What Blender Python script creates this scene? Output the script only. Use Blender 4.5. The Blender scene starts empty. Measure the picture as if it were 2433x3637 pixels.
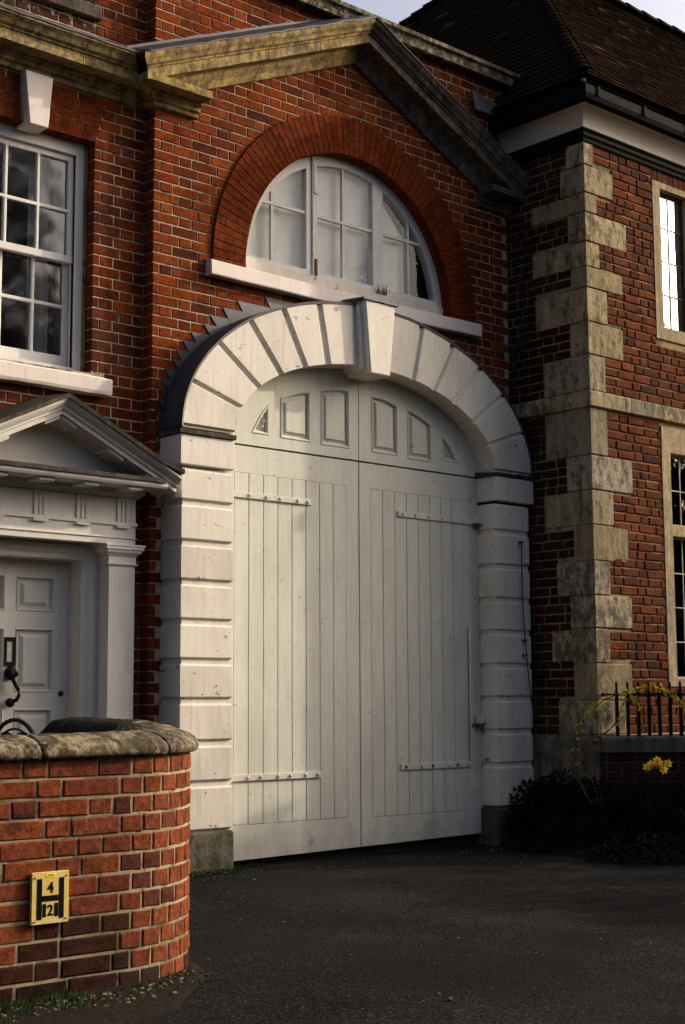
import bpy, bmesh, math, random
from mathutils import Vector, Matrix, noise
R = math.radians
random.seed(7)
S = bpy.context.scene
COL = S.collection

# ---------------------------------------------------------------- camera
CAM = Vector((-8.0949, -8.36998, 1.09547))
cd = bpy.data.cameras.new('camera'); cam = bpy.data.objects.new('camera', cd); COL.objects.link(cam)
cd.sensor_fit = 'VERTICAL'; cd.sensor_height = 36.0; cd.lens = 5359.27 / 3637 * 36
cd.clip_start = .05; cd.clip_end = 3000
RGT = Vector((.740984, -.671504, -.005021)); UPV = Vector((-.082044, -.097949, .991804)); FWD = Vector((.666492, .734499, .127671))
mw = Matrix((RGT, UPV, -FWD)).transposed().to_4x4(); mw.translation = CAM
cam.matrix_world = mw
S.camera = cam

# ---------------------------------------------------------------- light
SUN_EL = 24.0; SUN_DIR = Vector((.944, -.330)).normalized()
SUN_ROT = math.atan2(SUN_DIR.x, SUN_DIR.y)
w = bpy.data.worlds.new('World'); S.world = w; w.use_nodes = True
nt = w.node_tree
sk = nt.nodes.new('ShaderNodeTexSky'); sk.sky_type = 'NISHITA'; sk.sun_disc = False
sk.sun_elevation = R(SUN_EL); sk.sun_rotation = SUN_ROT
sk.air_density = .6; sk.dust_density = 8.5; sk.ozone_density = .2
bg = nt.nodes['Background']; bg.inputs[1].default_value = .15
nt.links.new(sk.outputs[0], bg.inputs[0])
sl = bpy.data.lights.new('sun', 'SUN'); sl.energy = 2.15; sl.angle = R(.9); sl.color = (1.0, .86, .66)
so = bpy.data.objects.new('sun', sl); COL.objects.link(so)
d = Vector((SUN_DIR.x * math.cos(R(SUN_EL)), SUN_DIR.y * math.cos(R(SUN_EL)), math.sin(R(SUN_EL))))
so.rotation_euler = d.to_track_quat('Z', 'Y').to_euler(); so.location = d * 30
S.view_settings.view_transform = 'Standard'; S.view_settings.look = 'None'
S.view_settings.gamma = 1; S.view_settings.exposure = 0.78; S.view_settings.use_curve_mapping = False
S.render.engine = 'CYCLES'

# ---------------------------------------------------------------- materials
MATS = {}
def newmat(name, rough=.8, spec=.3):
    m = bpy.data.materials.new(name); m.use_nodes = True; MATS[name] = m
    n = m.node_tree.nodes; b = n['Principled BSDF']
    b.inputs['Roughness'].default_value = rough
    b.inputs['Specular IOR Level'].default_value = spec
    return m, m.node_tree, b
def N(t, ty, **k):
    n = t.nodes.new(ty)
    for a, v in k.items():
        if a.startswith('i_'):
            key = a[2:]; key = int(key) if key.isdigit() else key
            n.inputs[key].default_value = v
        else: setattr(n, a, v)
    return n
def pos(t):
    return N(t, 'ShaderNodeNewGeometry').outputs['Position']
def noi(t, scale, detail=4, rough=.55, vec=None, sc3=None, off=0):
    v = vec or pos(t)
    if sc3 or off:
        mp = N(t, 'ShaderNodeMapping'); t.links.new(v, mp.inputs[0])
        if sc3: mp.inputs['Scale'].default_value = sc3
        mp.inputs['Location'].default_value = (off, off * 1.7, -off)
        v = mp.outputs[0]
    n = N(t, 'ShaderNodeTexNoise'); n.inputs['Scale'].default_value = scale
    n.inputs['Detail'].default_value = detail; n.inputs['Roughness'].default_value = rough
    t.links.new(v, n.inputs['Vector']); return n.outputs['Fac']
def vor(t, scale, feature='F1', out='Distance'):
    n = N(t, 'ShaderNodeTexVoronoi', feature=feature); n.inputs['Scale'].default_value = scale
    t.links.new(pos(t), n.inputs['Vector']); return n.outputs[out]
def ramp(t, fac, stops, interp='LINEAR'):
    r = N(t, 'ShaderNodeValToRGB'); r.color_ramp.interpolation = interp
    e = r.color_ramp.elements
    while len(e) > 1: e.remove(e[-1])
    e[0].position = stops[0][0]; c = stops[0][1]; e[0].color = (*c, 1) if isinstance(c, tuple) else (c, c, c, 1)
    for p, c in stops[1:]:
        x = e.new(p); x.color = (*c, 1) if isinstance(c, tuple) else (c, c, c, 1)
    t.links.new(fac, r.inputs[0]); return r.outputs[0]
def mix(t, f, a, b, mode='MIX'):
    m = N(t, 'ShaderNodeMix', data_type='RGBA', blend_type=mode)
    for sock, v in ((m.inputs[0], f), (m.inputs[6], a), (m.inputs[7], b)):
        if isinstance(v, (int, float)): sock.default_value = v
        elif isinstance(v, tuple): sock.default_value = (*v, 1)
        else: t.links.new(v, sock)
    return m.outputs[2]
def math_(t, op, a, b=None):
    m = N(t, 'ShaderNodeMath', operation=op)
    for s, v in ((m.inputs[0], a), (m.inputs[1], b)):
        if v is None: continue
        if isinstance(v, (int, float)): s.default_value = v
        else: t.links.new(v, s)
    return m.outputs[0]
def bump(t, b, h, strength=.3, dist=.01):
    n = N(t, 'ShaderNodeBump'); n.inputs['Strength'].default_value = strength; n.inputs['Distance'].default_value = dist
    t.links.new(h, n.inputs['Height']); t.links.new(n.outputs[0], b.inputs['Normal'])
def piece_random(t):
    a = N(t, 'ShaderNodeObjectInfo').outputs['Random']; g = N(t, 'ShaderNodeNewGeometry').outputs['Random Per Island']
    return math_(t, 'FRACT', math_(t, 'ADD', math_(t, 'MULTIPLY', a, 7.31), math_(t, 'MULTIPLY', g, 3.17)))

TINT = {'brick_orange': (.51, .55, .52), 'brick_left': (.46, .50, .48), 'brick_rubbed': (.50, .60, .62), 'brick_old': (.42, .49, .45), 'brick_garden': (.60, .76, .95), 'brick_stained_shade': (.3, .33, .36), 'brick_lichen_shade': (.45, .45, .45)}
def brick_mat(name, stops, dark=.55, spot=(.02, .012, .01), stain=.35, bs=.35):
    k = TINT.get(name, (1, 1, 1)); stops = [(p, tuple(a * b_ for a, b_ in zip(c, k))) for p, c in stops]
    m, t, b = newmat(name, .95, .04)
    rnd = piece_random(t)
    c = ramp(t, rnd, stops)
    n1 = noi(t, 38, 5, .65)
    c = mix(t, 1, c, ramp(t, n1, [(.3, .45), (.5, .95), (.7, 1.4)]), 'MULTIPLY')
    nb_ = noi(t, 7, 5, .65, off=23); c = mix(t, 1, c, ramp(t, nb_, [(.32, .55), (.5, 1.), (.7, 1.2)]), 'MULTIPLY')
    n2 = noi(t, 85, 3, .6, off=3)
    c = mix(t, ramp(t, n2, [(.58, 0.), (.67, dark)]), c, spot)
    n3 = noi(t, 1.7, 5, .6, off=9)
    c = mix(t, ramp(t, n3, [(.45, 0.), (.7, stain)]), c, tuple(x * 1.3 + .012 for x in spot))
    n4 = noi(t, 13, 6, .7, off=5)
    c = mix(t, ramp(t, n4, [(.60, 0.), (.72, stain)]), c, (.035, .022, .016))
    t.links.new(c, b.inputs['Base Color'])
    bump(t, b, math_(t, 'ADD', n1, math_(t, 'MULTIPLY', n2, .6)), bs, .006)
    return m
def mortar_mat(name, c1, c2):
    m, t, b = newmat(name, .95, .1)
    n = noi(t, 60, 4, .6); n2 = noi(t, 3, 5, .6, off=4)
    c = mix(t, n, c1, c2); c = mix(t, ramp(t, n2, [(.48, 0.), (.66, .75)]), c, (.035, .03, .024)); n3 = noi(t, 16, 4, .6, off=14); c = mix(t, ramp(t, n3, [(.54, 0.), (.66, .7)]), c, (.03, .025, .02))
    t.links.new(c, b.inputs['Base Color']); bump(t, b, n, .5, .006); return m
def paint_mat(name, col, dirt=(.30, .26, .20), amt=.25, peel=.0, rough=.62, splash=False):
    m, t, b = newmat(name, rough, .3)
    n = noi(t, 4, 6, .6, sc3=(1, 1, .45)); n2 = noi(t, 26, 5, .6, off=2)
    c = mix(t, ramp(t, n, [(.4, 0.), (.75, amt)]), col, dirt)
    c = mix(t, ramp(t, n2, [(.3, 0.), (.8, .16)]), c, tuple(x * .6 for x in col))
    streak = noi(t, 9, 5, .6, sc3=(3.5, 3.5, .25), off=7)
    c = mix(t, ramp(t, streak, [(.5, 0.), (.78, amt * .9)]), c, dirt)
    h = n2
    # long fine brush marks and rain streaks
    brush = noi(t, 40, 3, .5, sc3=(2.2, 2.2, .12), off=19); c = mix(t, 1, c, ramp(t, brush, [(.35, .965), (.65, 1.02)]), 'MULTIPLY')
    if splash:
        sp_ = N(t, 'ShaderNodeSeparateXYZ'); t.links.new(pos(t), sp_.inputs[0])
        low = ramp(t, math_(t, 'ADD', sp_.outputs[2], math_(t, 'ADD', math_(t, 'MULTIPLY', noi(t, 7, 7, .7, sc3=(1, 1, .5), off=29), -1.0), .6)), [(.0, .55), (.32, .0)])
        c = mix(t, low, c, (.22, .18, .13))
    if peel:
        n3 = noi(t, 11, 7, .62, sc3=(1, 1, 1.6), off=11)
        msk = ramp(t, n3, [(.645, 0.), (.655, 1.)])
        c = mix(t, math_(t, 'MULTIPLY', msk, peel), c, (.16, .12, .085))
        h = math_(t, 'SUBTRACT', n2, math_(t, 'MULTIPLY', msk, 2.0))
    t.links.new(c, b.inputs['Base Color']); bump(t, b, h, .18, .004)
    return m
def stone_mat(name, base, alt, black=.5, lich=None, pit=.6, scale=1.0):
    m, t, b = newmat(name, .95, .03)
    rnd = piece_random(t)
    n = noi(t, 5 * scale, 7, .65); n2 = noi(t, 45 * scale, 4, .65, off=3); n3 = noi(t, 16 * scale, 7, .7, sc3=(1, 1, .6), off=8)
    c = mix(t, ramp(t, n, [(.35, 0.), (.65, 1.)]), base, alt)
    r2 = math_(t, 'FRACT', math_(t, 'MULTIPLY', rnd, 13.7))
    c = mix(t, ramp(t, r2, [(0, 0.), (.45, 0.), (1, .55)]), c, tuple(.75 * sum(base) / 3 * k_ for k_ in (1.03, 1.0, .93)))
    c = mix(t, 1, c, ramp(t, rnd, [(0, .66), (.5, 1.), (1, 1.2)]), 'MULTIPLY')
    c = mix(t, 1, c, ramp(t, n2, [(.3, .75), (.7, 1.15)]), 'MULTIPLY')
    thr = math_(t, 'ADD', n3, math_(t, 'MULTIPLY', math_(t, 'SUBTRACT', rnd, .6), .16))
    c = mix(t, ramp(t, thr, [(.46, 0.), (.60, black)]), c, (.03, .026, .022))
    pt_ = noi(t, 70 * scale, 3, .7, off=27); c = mix(t, ramp(t, pt_, [(.62, 0.), (.68, .7)]), c, (.04, .033, .025))
    dr_ = noi(t, 7, 5, .6, sc3=(2.4, 2.4, .35), off=33); c = mix(t, 1, c, ramp(t, dr_, [(.35, 1.12), (.65, .68)]), 'MULTIPLY')
    if lich:
        n4 = noi(t, 11, 6, .7, off=13); c = mix(t, ramp(t, n4, [(.5, 0.), (.62, .75)]), c, lich)
        n5 = noi(t, 30, 4, .6, off=15); c = mix(t, ramp(t, n5, [(.64, 0.), (.68, .6)]), c, (.5, .47, .38))
    t.links.new(c, b.inputs['Base Color'])
    bump(t, b, math_(t, 'ADD', n3, math_(t, 'MULTIPLY', n2, .5)), pit, .012); return m
def plain(name, col, rough=.6, spec=.2, metal=0, var=.25, sc=20, bs=.15):
    m, t, b = newmat(name, rough, spec); b.inputs['Metallic'].default_value = metal
    n = noi(t, sc, 5, .6)
    c = mix(t, 1, col, ramp(t, n, [(.25, 1 - var), (.75, 1 + var)]), 'MULTIPLY')
    t.links.new(c, b.inputs['Base Color']); bump(t, b, n, bs, .005); return m

M = MATS
OR = [(0, (.30, .045, .010)), (.2, (.42, .078, .012)), (.42, (.34, .052, .012)), (.6, (.47, .10, .015)), (.74, (.22, .038, .012)), (.84, (.38, .065, .014)), (.93, (.14, .028, .012)), (1, (.40, .075, .015))]
brick_mat('brick_orange', OR)
brick_mat('brick_left', [(0, (.31, .05, .012)), (.3, (.40, .078, .014)), (.6, (.25, .04, .012)), (.8, (.16, .032, .013)), (1, (.36, .07, .015))], stain=.55)
brick_mat('brick_rubbed', [(0, (.25, .038, .009)), (.5, (.30, .050, .011)), (1, (.22, .033, .009))], dark=.3, stain=.15, bs=.15)
brick_mat('brick_old', [(0, (.24, .052, .022)), (.3, (.31, .068, .026)), (.55, (.19, .042, .022)), (.72, (.36, .075, .024)), (.86, (.12, .04, .03)), (1, (.23, .05, .024))], stain=.3, bs=.6)
brick_mat('brick_garden', [(0, (.26, .052, .018)), (.25, (.31, .062, .016)), (.5, (.25, .052, .022)), (.75, (.31, .068, .018)), (.9, (.20, .040, .018)), (1, (.10, .026, .016))], stain=.22, bs=.6, dark=.6)
brick_mat('brick_stained_shade', [(0, (.08, .03, .018)), (.4, (.14, .04, .02)), (.7, (.05, .025, .018)), (1, (.18, .05, .02))], stain=.6, bs=.7)
mortar_mat('mortar_pale', (.54, .455, .31), (.37, .305, .205))
brick_mat('brick_lichen_shade', [(0, (.20, .055, .03)), (.4, (.14, .05, .035)), (.7, (.08, .04, .03)), (1, (.25, .07, .03))], stain=.7, bs=.7)
for _m in ('brick_lichen_shade',):
    _t = M[_m].node_tree; _b = _t.nodes['Principled BSDF']; _c = _b.inputs['Base Color'].links[0].from_socket
    _n = noi(_t, 22, 6, .7, off=17); _c = mix(_t, ramp(_t, _n, [(.56, 0.), (.62, .8)]), _c, (.40, .37, .27)); _t.links.new(_c, _b.inputs['Base Color'])
mortar_mat('mortar_old', (.31, .24, .12), (.20, .15, .075))
mortar_mat('mortar_dark', (.10, .085, .06), (.06, .05, .04))
mortar_mat('mortar_garden', (.36, .29, .18), (.25, .20, .13))
paint_mat('paint_surround', (.70, .66, .575), peel=.7, amt=.32)
paint_mat('paint_worn', (.68, .635, .55), peel=1.0, amt=.5)
paint_mat('paint_gate', (.60, .60, .52), amt=.3, splash=True, peel=.35)
paint_mat('paint_window', (.70, .69, .66), amt=.2)
paint_mat('paint_hood', (.66, .645, .59), amt=.2)
paint_mat('paint_sill', (.74, .66, .61), amt=.25, peel=.25)
paint_mat('plaster_cove', (.62, .56, .46), amt=.3)
stone_mat('stone_ochre', (.39, .27, .105), (.28, .21, .115), black=.55, lich=(.50, .37, .12), pit=.7)
stone_mat('stone_sooty', (.24, .20, .145), (.13, .115, .09), black=.7, pit=.9)
stone_mat('stone_quoin', (.44, .355, .20), (.31, .25, .155), black=.72, pit=.9)
stone_mat('stone_window', (.40, .32, .18), (.34, .27, .16), black=.25, pit=.3)
stone_mat('stone_coping', (.24, .19, .13), (.06, .048, .034), black=.97, lich=(.36, .30, .19), pit=1.0, scale=3.4)
stone_mat('stone_coping_dark', (.05, .045, .035), (.03, .027, .022), black=.95, pit=1.0, scale=2.6)
stone_mat('stone_plinth', (.20, .17, .12), (.11, .10, .075), black=.6, pit=.8)
stone_mat('stone_flash', (.17, .14, .11), (.09, .07, .055), black=.6, pit=.7)
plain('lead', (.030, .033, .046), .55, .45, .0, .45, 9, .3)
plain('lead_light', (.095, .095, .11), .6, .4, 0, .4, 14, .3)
plain('iron_black', (.012, .012, .013), .45, .5)
plain('iron_paint_black', (.005, .0055, .006), .6, .12)
plain('rust', (.16, .055, .022), .9, .2, 0, .5, 60)
plain('steel_cable', (.03, .027, .025), .6, .4)
plain('flap_pale', (.55, .53, .45), .5, .4)
plain('brass_dull', (.055, .04, .025), .5, .5, .3)
plain('gap_dark', (.02, .017, .014), .9, .1)
plain('room_dark', (.012, .011, .010), .95, .05)
plain('blind_board', (.86, .85, .80), .8, .2, 0, .06, 3, .05)
plain('net_curtain', (.55, .53, .49), .9, .1, 0, .2, 12, .1)
plain('gutter_black', (.006, .007, .007), .85, .06)
plain('soil', (.012, .009, .006), .95, .02, 0, .5, 30, .8)
plain('came', (.28, .24, .2), .6, .4, .2)
plain('letter_black', (.006, .007, .007), .9, .02)
plain('sign_sticker', (.75, .68, .03), .5, .3, 0, .1)
plain('sign_sticker_print', (.28, .25, .02), .6, .3)

m, t, b = newmat('sign_yellow', .5, .3)
n = noi(t, 22, 5, .6)
t.links.new(mix(t, ramp(t, n, [(.4, 0.), (.65, .8)]), (.62, .42, .055), (.60, .50, .28)), b.inputs['Base Color'])

m, t, b = newmat('roof_tile', 1.0, .0)
rnd = piece_random(t)
c = ramp(t, rnd, [(0, (.012, .009, .006)), (.4, (.020, .012, .008)), (.7, (.015, .011, .008)), (.955, (.024, .013, .008)), (.985, (.06, .026, .011)), (1, (.12, .05, .018))])
n = noi(t, 9, 6, .7)
c = mix(t, ramp(t, n, [(.52, 0.), (.66, .7)]), c, (.022, .026, .010))
t.links.new(c, b.inputs['Base Color']); bump(t, b, noi(t, 60, 3, .6, off=2), .4, .008)

m, t, b = newmat('asphalt', .97, .03)
n = noi(t, 150, 3, .7); n2 = noi(t, 1.1, 6, .6, off=2); v = vor(t, 120)
c = mix(t, n2, (.0055, .0056, .0057), (.0125, .0124, .0123))
c = mix(t, 1, c, ramp(t, n, [(.36, .25), (.5, .9), (.64, 2.4)]), 'MULTIPLY')
n7 = noi(t, 70, 3, .7, off=41); c = mix(t, 1, c, ramp(t, n7, [(.38, .35), (.5, 1.), (.62, 2.6)]), 'MULTIPLY')
n8 = noi(t, .55, 5, .7, off=51); c = mix(t, 1, c, ramp(t, n8, [(.4, .7), (.6, 1.35)]), 'MULTIPLY')
dv_ = N(t, 'ShaderNodeTexVoronoi', feature='DISTANCE_TO_EDGE'); dv_.inputs['Scale'].default_value = .62
wp = N(t, 'ShaderNodeVectorMath', operation='ADD'); nn_ = N(t, 'ShaderNodeTexNoise'); nn_.inputs['Scale'].default_value = 2.2; nn_.inputs['Detail'].default_value = 6; t.links.new(pos(t), nn_.inputs['Vector'])
sc_ = N(t, 'ShaderNodeVectorMath', operation='SCALE'); sc_.inputs[3].default_value = .5; t.links.new(nn_.outputs['Color'], sc_.inputs[0]); t.links.new(pos(t), wp.inputs[0]); t.links.new(sc_.outputs[0], wp.inputs[1]); t.links.new(wp.outputs[0], dv_.inputs['Vector'])
c = mix(t, ramp(t, dv_.outputs['Distance'], [(0., .4), (.004, .3), (.008, 0.)]), c, (.002, .002, .002))
n5 = noi(t, 75, 2, .5, off=21)
c = mix(t, ramp(t, n5, [(.73, 0.), (.76, .9)]), c, (.30, .24, .18))
n6 = noi(t, 14, 2, .5, off=31)
c = mix(t, ramp(t, n6, [(.76, 0.), (.775, .8)]), c, (.30, .30, .28))
t.links.new(c, b.inputs['Base Color'])
bump(t, b, math_(t, 'ADD', n, math_(t, 'MULTIPLY', v, -1.2)), .45, .006)

m, t, b = newmat('earth', .95, .1)
n = noi(t, 18, 6, .7)
t.links.new(mix(t, n, (.006, .0048, .0035), (.020, .015, .010)), b.inputs['Base Color']); bump(t, b, n, 1, .03)

def leafmat(name, a, bcol, trans=.3, rough=.6):
    m, t, b = newmat(name, rough, .05)
    rnd = N(t, 'ShaderNodeNewGeometry').outputs['Random Per Island']
    c = ramp(t, rnd, [(0, a), (1, bcol)]); t.links.new(c, b.inputs['Base Color'])
    tr = N(t, 'ShaderNodeBsdfTranslucent'); t.links.new(c, tr.inputs[0])
    mx = N(t, 'ShaderNodeMixShader'); mx.inputs[0].default_value = trans
    t.links.new(b.outputs[0], mx.inputs[1]); t.links.new(tr.outputs[0], mx.inputs[2])
    t.links.new(mx.outputs[0], t.nodes['Material Output'].inputs[0]); return m
leafmat('leaf_dark', (.003, .007, .003), (.008, .016, .006), .08, .8)
leafmat('leaf_grass', (.010, .032, .007), (.03, .06, .014), .25)
leafmat('petal_yellow', (.80, .60, .02), (.75, .66, .06), .45)
leafmat('petal_daffodil', (.85, .62, .04), (.80, .70, .12), .5)
leafmat('petal_trumpet', (.80, .30, .01), (.75, .35, .02), .4)
plain('bark', (.05, .035, .022), .9, .2, 0, .4, 30, .5)
plain('stem_tan', (.07, .045, .025), .9, .2)

def glass_mat(name, refl, tint=(.9, .93, .92), rough=.02, wav=.25, wsc=5, fk=1.8):
    m, t, b = newmat(name, .05, .5)
    fr = N(t, 'ShaderNodeFresnel'); fr.inputs[0].default_value = 1.5
    f = math_(t, 'MINIMUM', math_(t, 'ADD', math_(t, 'MULTIPLY', fr.outputs[0], fk), refl), 1.0)
    gl = N(t, 'ShaderNodeBsdfGlossy'); gl.inputs['Roughness'].default_value = rough; gl.inputs[0].default_value = (.95, .95, .95, 1)
    tr = N(t, 'ShaderNodeBsdfTransparent'); tr.inputs[0].default_value = (*tint, 1)
    bp = N(t, 'ShaderNodeBump'); bp.inputs['Strength'].default_value = wav; bp.inputs['Distance'].default_value = .01
    t.links.new(noi(t, wsc, 2, .5), bp.inputs['Height'])
    t.links.new(bp.outputs[0], gl.inputs['Normal'])
    mx = N(t, 'ShaderNodeMixShader'); t.links.new(f, mx.inputs[0]); t.links.new(tr.outputs[0], mx.inputs[1]); t.links.new(gl.outputs[0], mx.inputs[2])
    t.links.new(mx.outputs[0], t.nodes['Material Output'].inputs[0]); return m
glass_mat('glass_old', .05, rough=.05, wav=.2, wsc=2.5)
glass_mat('glass_fan', .0, (.97, .98, .97), wav=.08, fk=.45, rough=.03)
glass_mat('glass_dark', .06, (.6, .65, .75), wav=.1)
glass_mat('glass_leaded', .45, (.5, .55, .6), wav=.12)

# ---------------------------------------------------------------- object helpers
WP = {}
def setp(o, parent):
    """o's verts/loc are given in world; parent translations only"""
    if parent is not None:
        o.parent = parent; o.location = Vector(o.location) - WP[parent.name]
def root(name, label, cat, loc=(0, 0, 0), group=None, kind=None):
    o = bpy.data.objects.new(name, None); COL.objects.link(o); o.location = loc
    o['label'] = label; o['category'] = cat
    if group: o['group'] = group
    if kind: o['kind'] = kind
    WP[o.name] = Vector(loc); o.empty_display_size = .2
    return o
def ob(name, mesh, parent=None, loc=(0, 0, 0), rot=None, scale=None, label=None, kind=None, cat=None, group=None):
    o = bpy.data.objects.new(name, mesh); COL.objects.link(o)
    o.location = loc; WP[o.name] = Vector(loc)
    if rot: o.rotation_euler = rot
    if scale: o.scale = scale
    setp(o, parent)
    for k, v in (('label', label), ('kind', kind), ('category', cat), ('group', group)):
        if v: o[k] = v
    return o
class G:
    def __init__(s): s.v = []; s.f = []
    def add(s, v, f):
        n = len(s.v); s.v += [tuple(p) for p in v]; s.f += [tuple(i + n for i in q) for q in f]; return s
    def box(s, a, b):
        x0, y0, z0 = a; x1, y1, z1 = b
        return s.add([(x0, y0, z0), (x1, y0, z0), (x1, y1, z0), (x0, y1, z0), (x0, y0, z1), (x1, y0, z1), (x1, y1, z1), (x0, y1, z1)],
                     [(0, 3, 2, 1), (4, 5, 6, 7), (0, 1, 5, 4), (1, 2, 6, 5), (2, 3, 7, 6), (3, 0, 4, 7)])
    def loft(s, rings, cap0=True, cap1=True, closed=True):
        n = len(rings[0]); base = len(s.v)
        for r in rings: s.v += [tuple(p) for p in r]
        for i in range(len(rings) - 1):
            for j in range(n if closed else n - 1):
                a = base + i * n + j; b = base + i * n + (j + 1) % n
                s.f.append((a, b, b + n, a + n))
        if closed and cap0: s.f.append(tuple(base + j for j in reversed(range(n))))
        if closed and cap1: s.f.append(tuple(base + (len(rings) - 1) * n + j for j in range(n)))
        return s
    def prism(s, poly, y0, y1, inset=0, iy=0):
        """poly of (x,z); front y0, back y1; optional front inset chamfer"""
        rings = []
        if inset:
            cx = sum(p[0] for p in poly) / len(poly); cz = sum(p[1] for p in poly) / len(poly)
            q = inset_poly(poly, inset)
            rings.append([(x, y0, z) for x, z in q]); rings.append([(x, y0 + (iy or inset), z) for x, z in poly])
        else: rings.append([(x, y0, z) for x, z in poly])
        rings.append([(x, y1, z) for x, z in poly])
        return s.loft(rings)
    def tube(s, pts, r, n=6, r1=None):
        rings = []; pts = [Vector(p) for p in pts]
        for i, p in enumerate(pts):
            t = (pts[min(i + 1, len(pts) - 1)] - pts[max(i - 1, 0)]).normalized()
            u = t.cross(Vector((0, 0, 1)));
            if u.length < .05: u = t.cross(Vector((0, 1, 0)))
            u.normalize(); vv = t.cross(u)
            rr = r if r1 is None else r + (r1 - r) * i / max(1, len(pts) - 1)
            rings.append([p + (u * math.cos(a) + vv * math.sin(a)) * rr for a in (2 * PI * k / n for k in range(n))])
        return s.loft(rings)
    def mesh(s, name, mat, smooth=False, fix=True):
        me = bpy.data.meshes.new(name); me.from_pydata(s.v, [], s.f)
        if fix:
            bm = bmesh.new(); bm.from_mesh(me); bmesh.ops.recalc_face_normals(bm, faces=bm.faces); bm.to_mesh(me); bm.free()
        me.materials.append(M[mat])
        if smooth:
            for p in me.polygons: p.use_smooth = True
        return me
    def ob(s, name, mat, parent=None, smooth=False, bevel=0, **k):
        o = ob(name, s.mesh(name, mat, smooth), parent, **k)
        if bevel:
            md = o.modifiers.new('bevel', 'BEVEL'); md.width = bevel; md.segments = 2; md.limit_method = 'ANGLE'; md.angle_limit = R(35)
        return o
PI = math.pi
def inset_poly(poly, d):
    n = len(poly); A = sum(poly[i][0] * poly[(i + 1) % n][1] - poly[(i + 1) % n][0] * poly[i][1] for i in range(n))
    sg = 1 if A > 0 else -1; out = []
    for i in range(n):
        p0 = Vector(poly[i - 1]); p1 = Vector(poly[i]); p2 = Vector(poly[(i + 1) % n])
        a = (p1 - p0).normalized(); b = (p2 - p1).normalized()
        na = Vector((-a.y, a.x)) * sg; nb = Vector((-b.y, b.x)) * sg
        m = na + nb
        if m.length < 1e-5: m = na
        m = m / max(.35, m.length_squared) * 2 / 2
        k = na + nb; k = k * (1 / max(.3, (1 + na.dot(nb))))
        out.append(tuple(p1 + k * d))
    return out
def sweep(path, prof, x=None):
    """path (x,y) list, prof (p outward to the right, z) list -> open G with end caps left open"""
    g = G(); rings = []; n = len(path)
    for i in range(n):
        p = Vector(path[i])
        a = (p - Vector(path[i - 1])).normalized() if i else None
        b = (Vector(path[i + 1]) - p).normalized() if i < n - 1 else None
        if a is None: a = b
        if b is None: b = a
        na = Vector((a.y, -a.x)); nb = Vector((b.y, -b.x)); k = (na + nb) / (1 + na.dot(nb))
        rings.append([(p.x + k.x * q, p.y + k.y * q, z) for q, z in prof])
    g.loft(rings, closed=True)
    return g
def plate(name, outer, holes, y0, y1, mat, parent=None, **k):
    """flat plate in XZ with holes, from y0 (front) to y1"""
    cu = bpy.data.curves.new(name, 'CURVE'); cu.dimensions = '2D'; cu.fill_mode = 'BOTH'; cu.extrude = abs(y1 - y0) / 2
    for poly in [outer] + holes:
        sp = cu.splines.new('POLY'); sp.points.add(len(poly) - 1); sp.use_cyclic_u = True
        for i, (x, z) in enumerate(poly): sp.points[i].co = (x, z, 0, 1)
    tmp = bpy.data.objects.new('tmp', cu)
    me = bpy.data.meshes.new_from_object(tmp); bpy.data.objects.remove(tmp); bpy.data.curves.remove(cu)
    yc = (y0 + y1) / 2
    for v in me.vertices:
        x, z, e = v.co; v.co = (x, yc - e, z)
    me.name = name
    bm = bmesh.new(); bm.from_mesh(me); bmesh.ops.remove_doubles(bm, verts=bm.verts, dist=1e-5); bmesh.ops.recalc_face_normals(bm, faces=bm.faces); bm.to_mesh(me); bm.free()
    me.materials.clear(); me.materials.append(M[mat])
    for p in me.polygons: p.use_smooth = False
    return ob(name, me, parent, **k)
def project(p):
    c = Vector(p) - CAM; z = c.dot(FWD)
    if z < .1: return None
    return .5 * 2433 + 5359.27 * c.dot(RGT) / z, .5 * 3637 - 5359.27 * c.dot(UPV) / z, z
def inframe(p, m=30):
    q = project(p)
    return q is not None and -m < q[0] < 2433 + m and -m < q[1] < 3637 + m

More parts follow.
